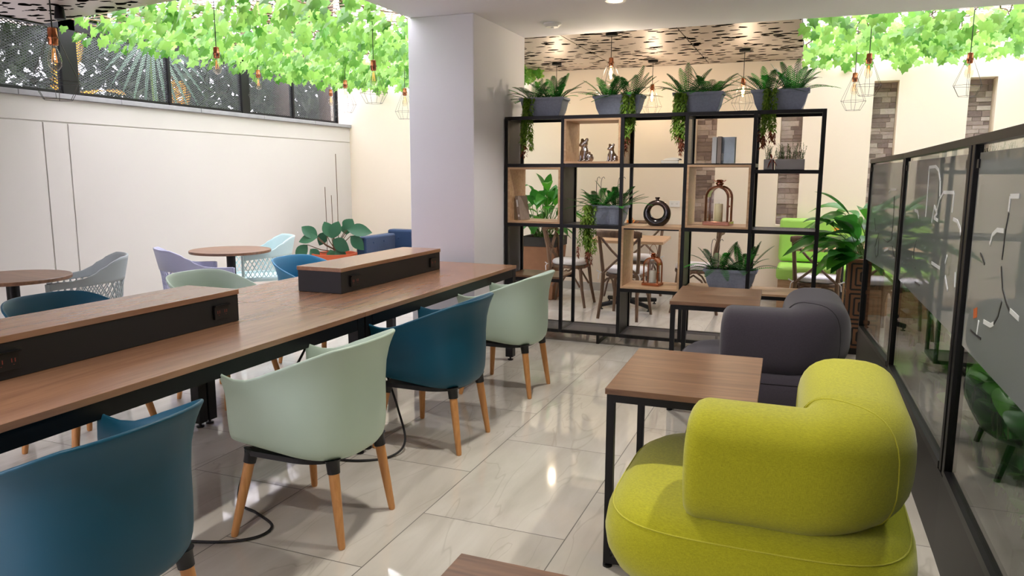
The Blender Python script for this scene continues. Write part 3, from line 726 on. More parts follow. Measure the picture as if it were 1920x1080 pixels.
# ------------------------------------------------------------------ shell chairs
def lerp_tab(tab, x):
    if x <= tab[0][0]: return tab[0][1]
    for (a, b), (c, d) in zip(tab, tab[1:]):
        if x <= c:
            k = (x - a) / (c - a); k = k * k * (3 - 2 * k) if False else k; return b + (d - b) * k
    return tab[-1][1]
def uplan(W, B, yf, n=34):
    pts = []; e = 2 / 2.7
    for i in range(9): pts.append((W, yf * (1 - i / 9)))
    for i in range(n + 1):
        a = PI * i / n; pts.append((W * math.copysign(abs(math.cos(a)) ** e, math.cos(a)), -B * abs(math.sin(a)) ** e))
    for i in range(9): pts.append((-W, yf * ((i + 1) / 9)))
    return pts
KT = [(0, .885), (.03, .94), (.08, .972), (.18, .992), (.35, 1.0), (.55, 1.0), (.72, 1.02), (.86, 1.07), (.95, 1.13), (1, 1.17)]
ZTAB = [(-.30, .812), (-.25, .809), (-.2, .798), (-.12, .762), (-.04, .725), (.04, .69), (.11, .667), (.17, .663), (.22, .675), (.25, .69)]
def shell_chair(label, color, loc, rz, group):
    t = thing('shell_chair', label, 'chair', loc, rz, group)
    base = uplan(.255, .255, .245); nT = 18; rs = []
    for j in range(nT + 1):
        tt = j / nT; ring = []
        for i, (x, y_) in enumerate(base):
            zt = lerp_tab(ZTAB, y_); zb = .345 + .05 * (y_ + .255) / .5
            k = lerp_tab(KT, tt); ff = min(1, max(0, (y_ + .0) / .245)); kk = 1 + (k - 1) * (1 - .45 * ff if tt > .5 else 1)
            fy = kk if y_ < 0 else 1 + (.06 * ff * max(0, (tt - .6) / .4) ** 2 - .05 * ff * (1 - tt))
            ring.append((x * kk, y_ * fy, zb + (zt - zb) * tt))
        rs.append(ring)
    mb = MB().rings(rs, closed=False)
    o = mb.build('shell', M[color], t, ang=60)
    md = o.modifiers.new('Solidify', 'SOLIDIFY'); md.thickness = .012; md.offset = 0
    bv = o.modifiers.new('Bevel', 'BEVEL'); bv.width = .005; bv.segments = 2; bv.limit_method = 'ANGLE'; bv.angle_limit = R(60)
    sp = uplan(.225, .225, .235); mb = MB()
    top = [[(x * k, y_ * k + (.0), z) for x, y_ in sp] for k, z in ((1.0, .40), (.99, .435), (.93, .45), (.6, .438), (.2, .432), (.02, .432))]
    mb.rings(top, closed=True, cap0=True).build('seat', M[color], t)
    bp = uplan(.215, .205, .2); MB().rings([[(x, y_, z) for x, y_ in bp] for z in (.33, .352)]).build('base_plate', M['blackplastic'], t, smooth=False)
    for sx in (-1, 1):
        for (tx, ty, fx, fy) in ((.165, -.185, .19, -.232), (.19, .185, .265, .23)):
            a, b = Vector((sx * tx, ty, .34)), Vector((sx * fx, fy, 0)); lg = MB().tube([a.lerp(b, q) for q in (0, .3, .6, .97, 1)], [.0215, .0205, .018, .0145, .012], 14).build('leg', M['beech'], t)
            MB().tube([a.lerp(b, q) for q in (-.03, .0, .13)], [.034, .027, .0245], 14).build('collar', M['blackplastic'], lg)
    return t
G1 = 'shell armchairs along the aisle side of the work tables'; G2 = 'shell armchairs along the wall side of the work tables'
shell_chair('dark teal shell armchair nearest the camera, cut by the picture edge', 'teal', (-1.84, 1.385, 0), R(90), G1)
shell_chair('sage green shell armchair between the two dark teal armchairs', 'sage', (-1.84, 2.465, 0), R(90), G1)
shell_chair('dark teal shell armchair between two sage green armchairs', 'teal', (-1.84, 3.52, 0), R(90), G1)
shell_chair('sage green shell armchair nearest the shelving unit', 'sage', (-1.84, 4.58, 0), R(90), G1)
shell_chair('dark teal shell armchair across the table, its rim behind the nearest power box', 'teal', (-3.48, 2.69, 0), R(-90), G2)
shell_chair('sage green shell armchair across the table before the lilac lattice chair', 'sage', (-3.48, 3.72, 0), R(-90), G2)
shell_chair('bright blue shell armchair across the table behind the far power box', 'teal2', (-3.48, 4.72, 0), R(-90), G2)

# floor cables
def cable(label, pts, r=.006):
    P = [Vector(p) for p in pts]; out = []
    for i in range(len(P) - 1):
        p0, p1, p2, p3 = P[max(i - 1, 0)], P[i], P[i + 1], P[min(i + 2, len(P) - 1)]
        for k in range(8):
            q = k / 8; out.append(.5 * ((2 * p1) + (-p0 + p2) * q + (2 * p0 - 5 * p1 + 4 * p2 - p3) * q * q + (-p0 + 3 * p1 - 3 * p2 + p3) * q ** 3))
    out.append(P[-1]); tag(MB().tube(out, r, 8).build('power_cable', M['cord'], None), label, 'cable', 'black power cables under the tables')
cable('black power cable looping onto the floor between teal and sage chairs', [(-2.24, 2.98, .655), (-2.25, 2.75, .42), (-2.27, 2.52, .16), (-2.24, 2.42, .03), (-2.12, 2.39, .008), (-1.98, 2.32, .008), (-1.97, 2.22, .008), (-2.08, 2.13, .008), (-2.3, 2.06, .008)])
cable('black power cable curling down behind the middle sage chair', [(-2.2, 3.45, .655), (-2.1, 3.42, .4), (-1.98, 3.36, .18), (-1.9, 3.28, .05), (-1.92, 3.16, .008), (-2.05, 3.05, .008), (-2.25, 3.02, .008)])

# ------------------------------------------------------------------ lounge chairs and side tables
def se(a, n): return math.copysign(abs(math.cos(a)) ** (2 / n), math.cos(a)), math.copysign(abs(math.sin(a)) ** (2 / n), math.sin(a))
def lounge(label, fab, thread, loc, rz):
    t = thing('lounge_chair', label, 'armchair', loc, rz, 'rounded lounge armchairs by the glass partition')
    A, B = .465, .47; rs = []
    for k, z in ((.05, .19), (.7, .19), (.84, .197), (.93, .225), (.985, .28), (1.0, .33), (.985, .38), (.94, .415), (.87, .438), (.75, .45), (.4, .455), (.03, .456)):
        rs.append([(A * se(a, 3.9)[0] * k, B * se(a, 3.9)[1] * k, z) for a in [2 * PI * j / 56 for j in range(56)]])
    seat = MB().rings(rs).build('seat', M[fab], t, ang=70)
    ring = [(A * se(a, 3.9)[0] * .952, B * se(a, 3.9)[1] * .952, .410) for a in [2 * PI * j / 56 for j in range(57)]]
    MB().tube(ring, .0022, 5).build('seam', M[thread], seat)
    # bolster that runs along one side and turns the corner to form the back
    path = []; xc, yc, rc = .275, -.24, .14
    for i in range(12): path.append((-.15 + (xc - rc + .15) * i / 12, yc))
    for i in range(13):
        a = -PI / 2 + PI / 2 * i / 12; path.append((xc - rc + rc * math.cos(a), yc + rc + rc * math.sin(a)))
    for i in range(1, 13): path.append((xc, yc + rc + (.36 - yc - rc) * i / 12))
    W2, H2 = .170, .178; zc = .452 + H2 - .012; rs = []; n = 32
    def sect(p, d, k, off):
        dzz = -.035 * max(0, min(1, (xc - p[0]) / rc)) if p[1] < yc + rc else 0
        r_ = Vector((d[1], -d[0], 0)); c = Vector((p[0], p[1], zc + dzz)) + Vector((d[0], d[1], 0)) * off
        return [c + r_ * (W2 * k * se(a, 2.8)[0]) + Vector((0, 0, H2 * k * se(a, 2.8)[1])) for a in [2 * PI * j / n for j in range(n)]]
    E_ = [(.02, -.052), (.6, -.05), (.84, -.043), (.94, -.03), (.985, -.013)]
    for k, off in E_: rs.append(sect(path[0], (1, 0), k, off))
    for i, p in enumerate(path):
        q0, q1 = path[max(i - 1, 0)], path[min(i + 1, len(path) - 1)]; d = Vector((q1[0] - q0[0], q1[1] - q0[1], 0)).normalized(); rs.append(sect(p, d, 1, 0))
    for k, off in reversed(E_): rs.append(sect(path[-1], (0, 1), k, -off))
    bo = MB().rings(rs).build('bolster', M[fab], t, ang=70)
    s_ = rs[5 + 19]; cen = sum((Vector(p) for p in s_), Vector()) / len(s_)
    MB().tube([cen + (Vector(p) - cen) * 1.004 for p in s_ + [s_[0]]], .0024, 5).build('seam', M[thread], bo)
    for sx in (-1, 1):
        for sy in (-1, 1): MB().tube([(sx * .31, sy * .29, .2), (sx * .36, sy * .30, 0)], [.018, .014], 12).build('leg', M['black'], t)
    return t
lounge('lime green rounded lounge armchair with an L-shaped bolster back', 'lime', 'limethread', (-.10, 2.50, 0), 0)
lounge('charcoal grey rounded lounge armchair in front of the far side table', 'darkfab', 'darkthread', (-.195, 4.28, 0), R(2))
def side_table(label, x0, y0, rz):
    t = thing('side_table', label, 'side table', (x0 + .26, y0 + .33, 0), rz, 'oak topped side tables in a row')
    a, b, c, d = -.26, .26, -.335, .335; Q = .028
    MB().span((a, c, .668), (b, d, .69)).build('tabletop', M['oakx'], t, smooth=False, bevel=.0015)
    m = MB()
    for z in (.653,):
        m.span((a + .006, c + .006, z - Q / 2), (b - .006, c + .006 + Q, z + Q / 2)); m.span((a + .006, d - .006 - Q, z - Q / 2), (b - .006, d - .006, z + Q / 2))
        m.span((a + .006, c + Q + .006, z - Q / 2), (a + .006 + Q, d - Q - .006, z + Q / 2)); m.span((b - .006 - Q, c + Q + .006, z - Q / 2), (b - .006, d - Q - .006, z + Q / 2))
    m.build('top_frame', M['black'], t, smooth=False)
    m = MB(); z = .03
    for y_ in (c + .02, d - .02): m.span((a + .006, y_ - Q / 2, z - Q / 2), (b - .03, y_ + Q / 2, z + Q / 2))
    m.span((a + .006, c + .034, z - Q / 2), (a + .006 + Q, d - .034, z + Q / 2)); m.build('base_frame', M['black'], t, smooth=False)
    for y_ in (c + .02, d - .02):
        MB().span((a + .006, y_ - Q / 2, .044), (a + .006 + Q, y_ + Q / 2, .639)).build('leg', M['black'], t, smooth=False)
        for x in (a + .02, b - .06): MB().lathe([(.018, 0), (.018, .008), (.006, .01), (.006, .017)], 12, (x, y_, 0)).build('leveller', M['blackplastic'], t)
    return t
side_table('oak topped side table between the lime and charcoal armchairs', -.645, 2.535, R(1.5))
side_table('oak topped side table between the charcoal armchair and the shelving unit', -.755, 4.50, R(2))
side_table('oak topped side table at the bottom edge of the picture', -.61, .605, 0)

# ------------------------------------------------------------------ glass partition
pt = thing('glass_partition', 'low black framed glass partition with frosted film behind the armchairs', 'partition', (.53, 3.2, 0))
def rp(p): return (p[0] - .53, p[1] - 3.2, p[2])
stn = [((.445, 6.28), .27, 1.563, .815), ((.533, 4.95), .29, 1.574, .845), ((.553, 3.1), .332, 1.583, .85), ((.55, 1.15), .335, 1.59, .86)]
def pos(i, t_, z): 
    a, b = stn[i][0], stn[i + 1][0]; return (a[0] + (b[0] - a[0]) * t_, a[1] + (b[1] - a[1]) * t_, z)
def zat(i, t_, k): return stn[i][k] + (stn[i + 1][k] - stn[i][k]) * t_
for i in range(3):
    FW = .035
    m = MB()
    for t_ in (.018, .982):
        m.bar(rp(pos(i, t_, zat(i, t_, 1))), rp(pos(i, t_, zat(i, t_, 2))), .04, .042, (0, 1, 0))
    m.build('post', M['black'], pt, smooth=False, bevel=.002)
    MB().bar(rp(pos(i, 0, zat(i, 0, 2) - .012)), rp(pos(i, 1, zat(i, 1, 2) - .012)), .045, .03).build('top_rail', M['black'], pt, smooth=False)
    MB().bar(rp(pos(i, 0.03, zat(i, 0.03, 1) + .012)), rp(pos(i, .97, zat(i, .97, 1) + .012)), .045, .03).build('bottom_rail', M['black'], pt, smooth=False)
    def quad(t0, t1, zf0, zf1, off, th=.004):
        A_ = Vector(stn[i + 1][0]) - Vector(stn[i][0]); nx = Vector((A_.y, -A_.x)).normalized() * -1
        if nx.x > 0: nx = -nx
        vs = []
        for o_ in (off, off + th):
            for t_, zz in ((t0, zf0(t0)), (t1, zf0(t1)), (t1, zf1(t1)), (t0, zf1(t0))):
                p = pos(i, t_, zz); vs.append(rp((p[0] + nx.x * o_, p[1] + nx.y * o_, p[2])))
        return MB().add(vs, [(0, 1, 2, 3), (7, 6, 5, 4), (0, 4, 5, 1), (1, 5, 6, 2), (2, 6, 7, 3), (3, 7, 4, 0)])
    g = quad(.03, .97, lambda t_: zat(i, t_, 1) + .02, lambda t_: zat(i, t_, 2) - .02, 0, .006).build('glass_pane', M['glass'], pt, smooth=False)
    quad(.05, .95, lambda t_: zat(i, t_, 3), lambda t_: 1.527, .0075, .002).build('frosted_film', M['film'], g, smooth=False)
    quad(0, 1, lambda t_: .0, lambda t_: zat(i, t_, 1) - .004, -.02, .04).build('kick_panel', M['kick'], pt, smooth=False)
    for t_ in (.05, .95):
        p = pos(i, t_, 1.49); MB().box(rp((p[0] - .008, p[1], p[2])), (.014, .03, .03)).build('glass_clip', M['black'], pt, smooth=False)
# line art cut in the film, given in metres along each panel and up
def stroke(i, pts, m='etch', wdt=.012):
    A_ = Vector(stn[i + 1][0]) - Vector(stn[i][0]); ln = A_.length; nx = Vector((A_.y, -A_.x)).normalized()
    if nx.x > 0: nx = -nx
    P = []
    for u, z in pts: p = pos(i, u / ln, z); P.append(Vector(rp((p[0] + nx.x * .0105, p[1] + nx.y * .0105, z))))
    mb = MB()
    for a, b in zip(P, P[1:]): mb.bar(a, b, wdt, .0015, (nx.x, nx.y, 0))
    mb.build('film_lettering', M[m], pt, smooth=False)
def arc(cu, cz, ru, rz_, a0, a1, n=10): return [(cu + ru * math.cos(R(a0 + (a1 - a0) * k / n)), cz + rz_ * math.sin(R(a0 + (a1 - a0) * k / n))) for k in range(n + 1)]
for st_ in (
    (1, 'etch', 0.014, [(0.889, 1.251), (0.881, 1.376), (0.869, 1.487), (1.052, 1.489), (1.132, 1.473), (1.199, 1.424), (1.226, 1.359)]),
    (1, 'etch', 0.014, [(1.185, 1.291), (1.232, 1.347), (1.316, 1.378), (1.539, 1.382), (1.535, 1.302)]),
    (1, 'etch', 0.014, [(1.076, 1.236), (1.109, 1.312), (1.195, 1.285), (1.129, 1.26), (1.229, 1.254)]),
    (1, 'etch', 0.014, [(1.575, 1.279), (1.659, 1.275), (1.721, 1.253), (1.744, 1.231)]),
    (1, 'etch', 0.014, [(0.514, 1.268), (0.613, 1.265), (0.677, 1.236)]),
    (1, 'etch', 0.014, [(1.519, 1.128), (1.491, 1.094)]),
    (1, 'etch', 0.014, [(1.17, 1.061), (1.38, 1.061)]),
    (1, 'etch', 0.014, [(1.516, 1.043), (1.593, 0.997)]),
    (1, 'etch', 0.014, [(1.711, 1.084), (1.725, 1.027)]),
    (1, 'etchdark', 0.008, [(0.665, 1.119), (0.606, 1.071), (0.611, 1.021)]),
    (1, 'etchdark', 0.008, [(0.588, 0.975), (0.707, 0.983)]),
    (1, 'etchdark', 0.008, [(0.724, 0.913), (0.884, 0.918)]),
    (0, 'etch', 0.014, [(0.838, 1.339), (0.906, 1.357), (1.098, 1.36)]),
    (0, 'etch', 0.014, [(0.834, 0.954), (0.979, 0.982)]),
    (0, 'etchdark', 0.008, [(0.772, 1.027), (0.935, 1.021), (1.072, 1.052), (1.077, 1.199), (1.046, 1.318)]),
    (0, 'etchdark', 0.008, [(0.561, 1.048), (0.45, 0.951), (0.523, 0.88), (0.6, 0.908), (0.586, 1.021)]),
    (0, 'etchdark', 0.008, [(1.114, 1.012), (1.186, 0.959), (1.316, 0.956)]),
    (0, 'etchdark', 0.008, [(0.33, 1.14), (0.422, 1.057)]),
    (2, 'etch', 0.014, [(0.573, 1.347), (0.573, 1.391), (0.674, 1.394)]),
    (2, 'etch', 0.014, [(0.378, 1.234), (0.401, 1.267), (0.456, 1.286), (0.541, 1.289)]),
    (2, 'etchdark', 0.008, [(0.255, 1.194), (0.29, 1.186), (0.333, 1.168)]),
    (2, 'etchdark', 0.008, [(0.574, 1.343), (0.557, 1.29), (0.552, 1.205)]),
    (2, 'etchdark', 0.008, [(0.553, 1.184), (0.595, 1.124), (0.658, 1.09), (0.702, 1.077)]),
    (2, 'etch', 0.014, [(0.702, 1.079), (0.799, 1.073)]),
    (2, 'etchdark', 0.008, [(0.602, 1.089), (0.574, 1.039), (0.534, 1.01)]),
    (2, 'etch', 0.014, [(0.534, 1.01), (0.494, 0.997), (0.4, 0.992)]),
    (2, 'etch', 0.014, [(0.333, 0.982), (0.323, 0.934)]),
    (2, 'etchdark', 0.008, [(0.225, 0.929), (0.304, 0.93), (0.387, 0.933)]),
    (2, 'etchorange', 0.05, [(0.264, 1.012), (0.273, 0.98)]),
):
    stroke(st_[0], st_[3], st_[1], st_[2])

# ------------------------------------------------------------------ potted plants
def leafy(label, loc, potfn, zrim, n, hgt, spread, ll, lw, mat, seed, name='potted_plant', cat='plant', rx=.08, el=(.35, 1.35), bright=None, xs=1.0, ry=None, bad=None):
    rg = random.Random(seed); t = thing(name, label, cat, loc); potfn(t); a, b, c = MB(), MB(), MB()
    for i in range(n):
        az = rg.uniform(0, 2 * PI); e_ = rg.uniform(*el); h_ = hgt * rg.uniform(.35, 1.0)
        p = Vector((rg.uniform(-rx, rx), rg.uniform(-(ry or rx), ry or rx), zrim - .03)); d = Vector((math.cos(az) * math.cos(e_) * spread * xs, math.sin(az) * math.cos(e_) * spread, math.sin(e_)))
        tip = p + d * h_; end = tip + Vector((d.x, d.y, 0)).normalized() * ll * 1.2
        if bad and (bad(tip + Vector(loc)) or bad(end + Vector(loc)) or bad((tip + end) * .5 + Vector(loc))): continue
        mid = p.lerp(tip, .5) + Vector((0, 0, .06 * h_)); a.tube([p, mid, tip], [.005, .004, .003], 5)
        dd = Vector((d.x, d.y if xs == 1 else math.copysign(.3 + abs(d.y), d.y), rg.uniform(-.15, .55))).normalized()
        leaf(c if (bright and rg.random() < .3) else b, tip, dd, ll * rg.uniform(.75, 1.15), lw * rg.uniform(.8, 1.15), rg.uniform(.15, .6), .14, 7, roll=rg.uniform(-.5, .5))
    a.build('stems', M['gstem'], t); b.build('leaves', M[mat], t)
    if c.f: c.build('young_leaves', M[bright], t)
    return t
def sq_pot(w0, w1, h, m, rim, rm):
    def f(t):
        def rc(w_, z): return [(-w_ / 2, -w_ / 2, z), (w_ / 2, -w_ / 2, z), (w_ / 2, w_ / 2, z), (-w_ / 2, w_ / 2, z)]
        MB().rings([rc(w0, 0), rc(w1, h - rim)]).build('pot', M[m], t, smooth=False, bevel=.01)
        MB().rings([rc(w1 * 1.02, h - rim), rc(w1 * 1.03, h), rc(w1 * .85, h), rc(w1 * .83, h - .04)]).build('rim', M[rm], t, smooth=False, bevel=.004)
    return f
t = leafy('tall peace lily in a brown square tapered planter behind the shelving unit', (-2.86, 8.25, 0), sq_pot(.34, .43, .73, 'clay', .11, 'potrim'), .73, 60, .62, .75, .34, .12, 'lily', 21, 'peace_lily', 'plant', .1, (.45, 1.4), 'lilybright')
def pattern_pot(t):
    w_, h = .27, .78
    MB().span((-w_ / 2, -w_ / 2, 0), (w_ / 2, w_ / 2, .04)).build('plinth', M['potrim'], t, smooth=False)
    MB().span((-w_ / 2, -w_ / 2, .04), (w_ / 2, w_ / 2, h)).build('pot', M['clay'], t, smooth=False, bevel=.006)
    for fx in (0, 1):
        m = MB()
        for k in range(3):
            zc = .15 + .245 * k
            for s_ in (.105, .07, .035):
                for a, b in (((-s_, -s_), (s_, -s_)), ((s_, -s_), (s_, s_)), ((s_, s_), (-s_, s_)), ((-s_, s_), (-s_, -s_))):
                    P = [(-w_ / 2 - .001, -q[0], zc + q[1]) if fx else (q[0], -w_ / 2 - .001, zc + q[1]) for q in (a, b)]
                    m.bar(P[0], P[1], .014, .004, (-1, 0, 0) if fx else (0, -1, 0))
        m.build('spiral_relief', M['potrim'], t, smooth=False)
leafy('broad leaved plant in a tall patterned planter at the partition end', (.47, 6.66, 0), pattern_pot, .78, 85, .42, 1.0, .42, .155, 'lily', 33, 'peace_lily', 'plant', .07, (.05, 1.3), 'lilybright', bad=lambda q: q.x > .36 and q.y < 6.42)
def trough(l):
    def f(t):
        MB().span((-.1, -l / 2, 0), (.1, l / 2, .36)).build('trough', M['charcoal'], t, smooth=False, bevel=.006)
    return f
for k, (y_, lb, sd) in enumerate(((1.9, 'leafy plant in a dark trough behind the nearest glass panel', 41), (2.93, 'leafy plant in a dark trough behind the middle glass panel', 42), (3.95, 'leafy plant in a dark trough behind the glass near the charcoal armchair', 43), (4.95, 'leafy plant in a dark trough behind the joint of the two far glass panels', 44), (5.92, 'leafy plant in a dark trough behind the far end of the glass partition', 45))):
    leafy(lb, (.725, y_, 0), trough(.96), .36, 130, .42, .7, .24, .10, 'lilybright', sd, 'foliage_trough', 'plant', .07, (.3, 1.4), 'lily', .16, .42, lambda q: q.x < .63).__setitem__('group', 'foliage troughs behind the partition')

# rubber plant
t = thing('rubber_plant', 'rubber plant with oval leaves in a terracotta pot in the wall corner', 'plant', (-5.42, 7.72, 0))
MB().lathe([(.17, 0), (.19, .02), (.25, .40), (.275, .40), (.28, .47), (.255, .47), (.24, .42), (.02, .42)], 28).build('pot', M['terra'], t)
m = MB(); leaves = MB(); sticks = MB()
m.tube([(0, 0, .4), (.01, 0, .5), (0, 0, .66)], [.016, .012, .008], 8)
def rpt(x, y, k=0): return Vector((.931 * (x - 620) / 155 + .367 * k, .366 * (x - 620) / 155 - .93 * k, .9 - (y - 412) / 155))
for x0, y0, x1, y1, w_, k in ((590, 450, 562, 424, .15, .05), (592, 447, 557, 452, .14, .08), (617, 450, 604, 415, .15, .03), (619, 450, 631, 414, .16, .04), (646, 434, 692, 434, .17, .0), (640, 436, 655, 411, .16, -.04), (622, 452, 652, 467, .17, .12), (652, 446, 676, 468, .15, .0), (572, 462, 550, 486, .15, .08), (578, 470, 594, 487, .13, .1), (618, 470, 622, 494, .14, .14), (628, 470, 642, 492, .15, .12), (600, 440, 588, 462, .13, -.1), (640, 445, 640, 420, .14, -.12)):
    a, b = rpt(x0, y0, k), rpt(x1, y1, k); root = Vector((0, 0, .45 + .3 * (a.z - .45)))
    m.tube([root, root.lerp(a, .5) + Vector((0, 0, -.02)), a], [.007, .006, .004], 6); leaf(leaves, a, b - a, (b - a).length * 1.05, w_, .12, .12, 8, (.367, -.93, .25), shape=.48, roll=rnd.uniform(-.4, .4))
m.build('stems', M['stem'], t); leaves.build('leaves', M['rubber'], t)
for x, h in ((.05, 1.68), (-.12, 1.28), (-.03, 1.18)): sticks.tube([(x, .02, .42), (x + .004, .02, h * .7), (x - .003, .02, h)], .0045, 6)
sticks.build('support_canes', M['stem'], t)

# small flower pots on dining tables
def flower(label, loc, seed):
    t = thing('flower_pot', label, 'flower pot', loc, 0, 'orange flower pots on the dining tables'); rg = random.Random(seed)
    MB().lathe([(.035, 0), (.045, .07), (.05, .07), (.05, .08), (.04, .08), (.038, .06)], 18).build('pot', M['potrim'], t)
    a, b = MB(), MB()
    for i in range(90):
        az, el = rg.uniform(0, 6.28), rg.uniform(.1, 1.5); d = Vector((math.cos(az) * math.cos(el), math.sin(az) * math.cos(el), math.sin(el)))
        p = Vector((0, 0, .07)) + d * rg.uniform(.05, .13); leaf(b if p.z > .13 else a, p, d, .035, .02, .2, .1, 3)
    a.build('leaves', M['trail'], t, smooth=False); b.build('flowers', M['orangeflower'], t, smooth=False)

# ------------------------------------------------------------------ dining area
def dining_table(label, loc, rz, w_=.8):
    t = thing('dining_table', label, 'table', loc, rz, 'square dining tables')
    MB().box((0, 0, .745), (w_, w_, .03)).build('tabletop', M['lightoak'], t, smooth=False, bevel=.003)
    MB().lathe([(.035, .07), (.035, .70), (.12, .71), (.12, .73)], 20).build('pedestal', M['black'], t)
    for k in range(4):
        a = PI / 4 + k * PI / 2; d = Vector((math.cos(a), math.sin(a), 0)); f_ = MB().tube([d * .02 + Vector((0, 0, .07)), d * .22 + Vector((0, 0, .06)), d * .38 + Vector((0, 0, .045))], [.03, .026, .024], 10, .7).build('foot', M['black'], t)
        MB().lathe([(.02, 0), (.02, .008), (.008, .012), (.008, .03)], 12, tuple(d * .36)).build('leveller', M['blackplastic'], f_)
    return t
def xchair(label, loc, rz):
    t = thing('cross_back_chair', label, 'chair', loc, rz, 'cross-back wooden dining chairs')
    # faces +y locally
    sp = [(.20 * se(a, 3.2)[0] * (1 + .08 * se(a, 3.2)[1]), .2 * se(a, 3.2)[1]) for a in [2 * PI * j / 32 for j in range(32)]]
    MB().rings([[(x * k, y_ * k, z) for x, y_ in sp] for k, z in ((.97, .425), (1, .435), (1, .45), (.97, .458))]).build('seat', M['rustic'], t)
    cu = MB().rings([[(x * k, y_ * k, z) for x, y_ in sp] for k, z in ((.9, .46), (.97, .475), (.98, .495), (.92, .512), (.5, .52), (.05, .52))]).build('cushion', M['cushion'], t, ang=70)
    for sx in (-1, 1):
        MB().tube([(sx * .17, .16, .43), (sx * .185, .185, .2), (sx * .205, .225, 0)], [.019, .018, .015], 10).build('front_leg', M['rustic'], t)
        MB().tube([(sx * .205, -.25, 0), (sx * .185, -.2, .25), (sx * .18, -.185, .45), (sx * .195, -.21, .65), (sx * .21, -.255, .86)], [.016, .019, .02, .018, .017], 10).build('back_post', M['rustic'], t)
        MB().tube([(sx * .18, -.19, .36), (sx * .14, -.185, .405), (sx * .05, -.18, .425)], .011, 8).build('bow_brace', M['rustic'], t)
        MB().tube([(sx * .175, -.16, .22), (sx * .175, -.08, .35), (sx * .172, 0, .405), (sx * .175, .08, .35), (sx * .18, .16, .22)], .011, 8).build('side_brace', M['rustic'], t)
        MB().tube([(sx * .2, -.232, .83), (sx * .08, -.235, .70), (-sx * .06, -.225, .57), (-sx * .18, -.195, .46)], [.012] * 4, 8, 1.5).build('cross_brace', M['rustic'], t)
        ti = MB().tube([(sx * .17, -.17, .475), (sx * .2, -.215, .47), (sx * .215, -.225, .45), (sx * .22, -.22, .40)], .005, 6); ti.tube([(sx * .2, -.215, .47), (sx * .24, -.22, .49)], .006, 6); ti.build('tie', M['cushion'], cu)
    pts = [(x, -.255 - .03 * (1 - (x / .22) ** 2), .865) for x in [-.235 + .47 * k / 10 for k in range(11)]]
    MB().tube(pts, [.026] + [.036] * 9 + [.026], 10, .55).build('top_rail', M['rustic'], t)
    return t
dining_table('square light wood dining table seen through the middle of the shelving unit', (-1.78, 8.02, 0), R(4))
xchair('cross-back chair with white cushion, back turned, behind the lower wooden box', (-1.68, 7.43, 0), R(-6))
xchair('cross-back chair with white cushion beside the brown square planter', (-2.42, 7.92, 0), R(-90))
xchair('cross-back chair with white cushion at the table side nearest the green bench', (-1.08, 8.02, 0), R(96))
xchair('cross-back chair with white cushion on the wall side of the dining table', (-1.80, 8.62, 0), R(176))
flower('small pot of orange flowers on the dining table behind the shelves', (-1.8, 8.05, .7605), 3)
dining_table('square light wood dining table in front of the green bench', (.34, 7.98, 0), 0, .85)
xchair('cross-back chair with white cushion facing the green bench', (.13, 7.52, 0), R(-4))
flower('small pot of orange flowers on the table by the green bench', (.30, 8.0, .7605), 9)
t = thing('green_bench', 'apple green upholstered bench with wooden base along the back wall', 'bench', (.7, 8.68, 0))
MB().box((0, .0, .165), (1.9, .46, .33)).build('base', M['lightoak'], t, smooth=False, bevel=.003)
MB().box((0, -.02, .405), (1.94, .54, .145)).build('seat', M['greenvinyl'], t, bevel=.04, seg=4)
MB().box((0, .22, .73), (1.94, .14, .48)).build('backrest', M['greenvinyl'], t, bevel=.04, seg=4)
t = thing('navy_sofa', 'navy blue button-tufted sofa with studded edge behind the white column', 'sofa', (-4.4, 8.35, 0))
MB().box((0, 0, .2), (1.6, .84, .28)).build('base', M['navy'], t, bevel=.02)
MB().box((.08, -.06, .4), (1.34, .68, .14)).build('seat', M['navy'], t, bevel=.04, seg=3)
bk = MB().box((0, .36, .5), (1.62, .16, .42)).build('backrest', M['navy'], t, bevel=.03, seg=3)
ar = MB().box((-.76, -.06, .46), (.14, .76, .4)).build('arm', M['navy'], t, bevel=.025, seg=3)
MB().box((.76, -.06, .46), (.14, .76, .4)).build('arm', M['navy'], t, bevel=.025, seg=3)
for k in range(5): MB().ball((-.64 + .32 * k, .277, .60), (.012, .008, .012)).build('button', M['navy'], bk)
for k in range(2): MB().ball((-.688, -.25 + .25 * k, .58), (.008, .012, .012)).build('button', M['navy'], ar)
m = MB()
for k in range(14): m.ball((-.815, -.441, .28 + .027 * k), (.007, .004, .007), 8, 5)
for k in range(5): m.ball((-.80 + .02 * k, -.441, .645), (.006, .004, .006), 8, 5)
m.build('studs', M['brass'], ar)
for sx in (-1, 1):
    for sy in (-1, 1): MB().tube([(sx * .72, sy * .34, .07), (sx * .72, sy * .34, 0)], [.03, .02], 10).build('leg', M['rustic'], t)

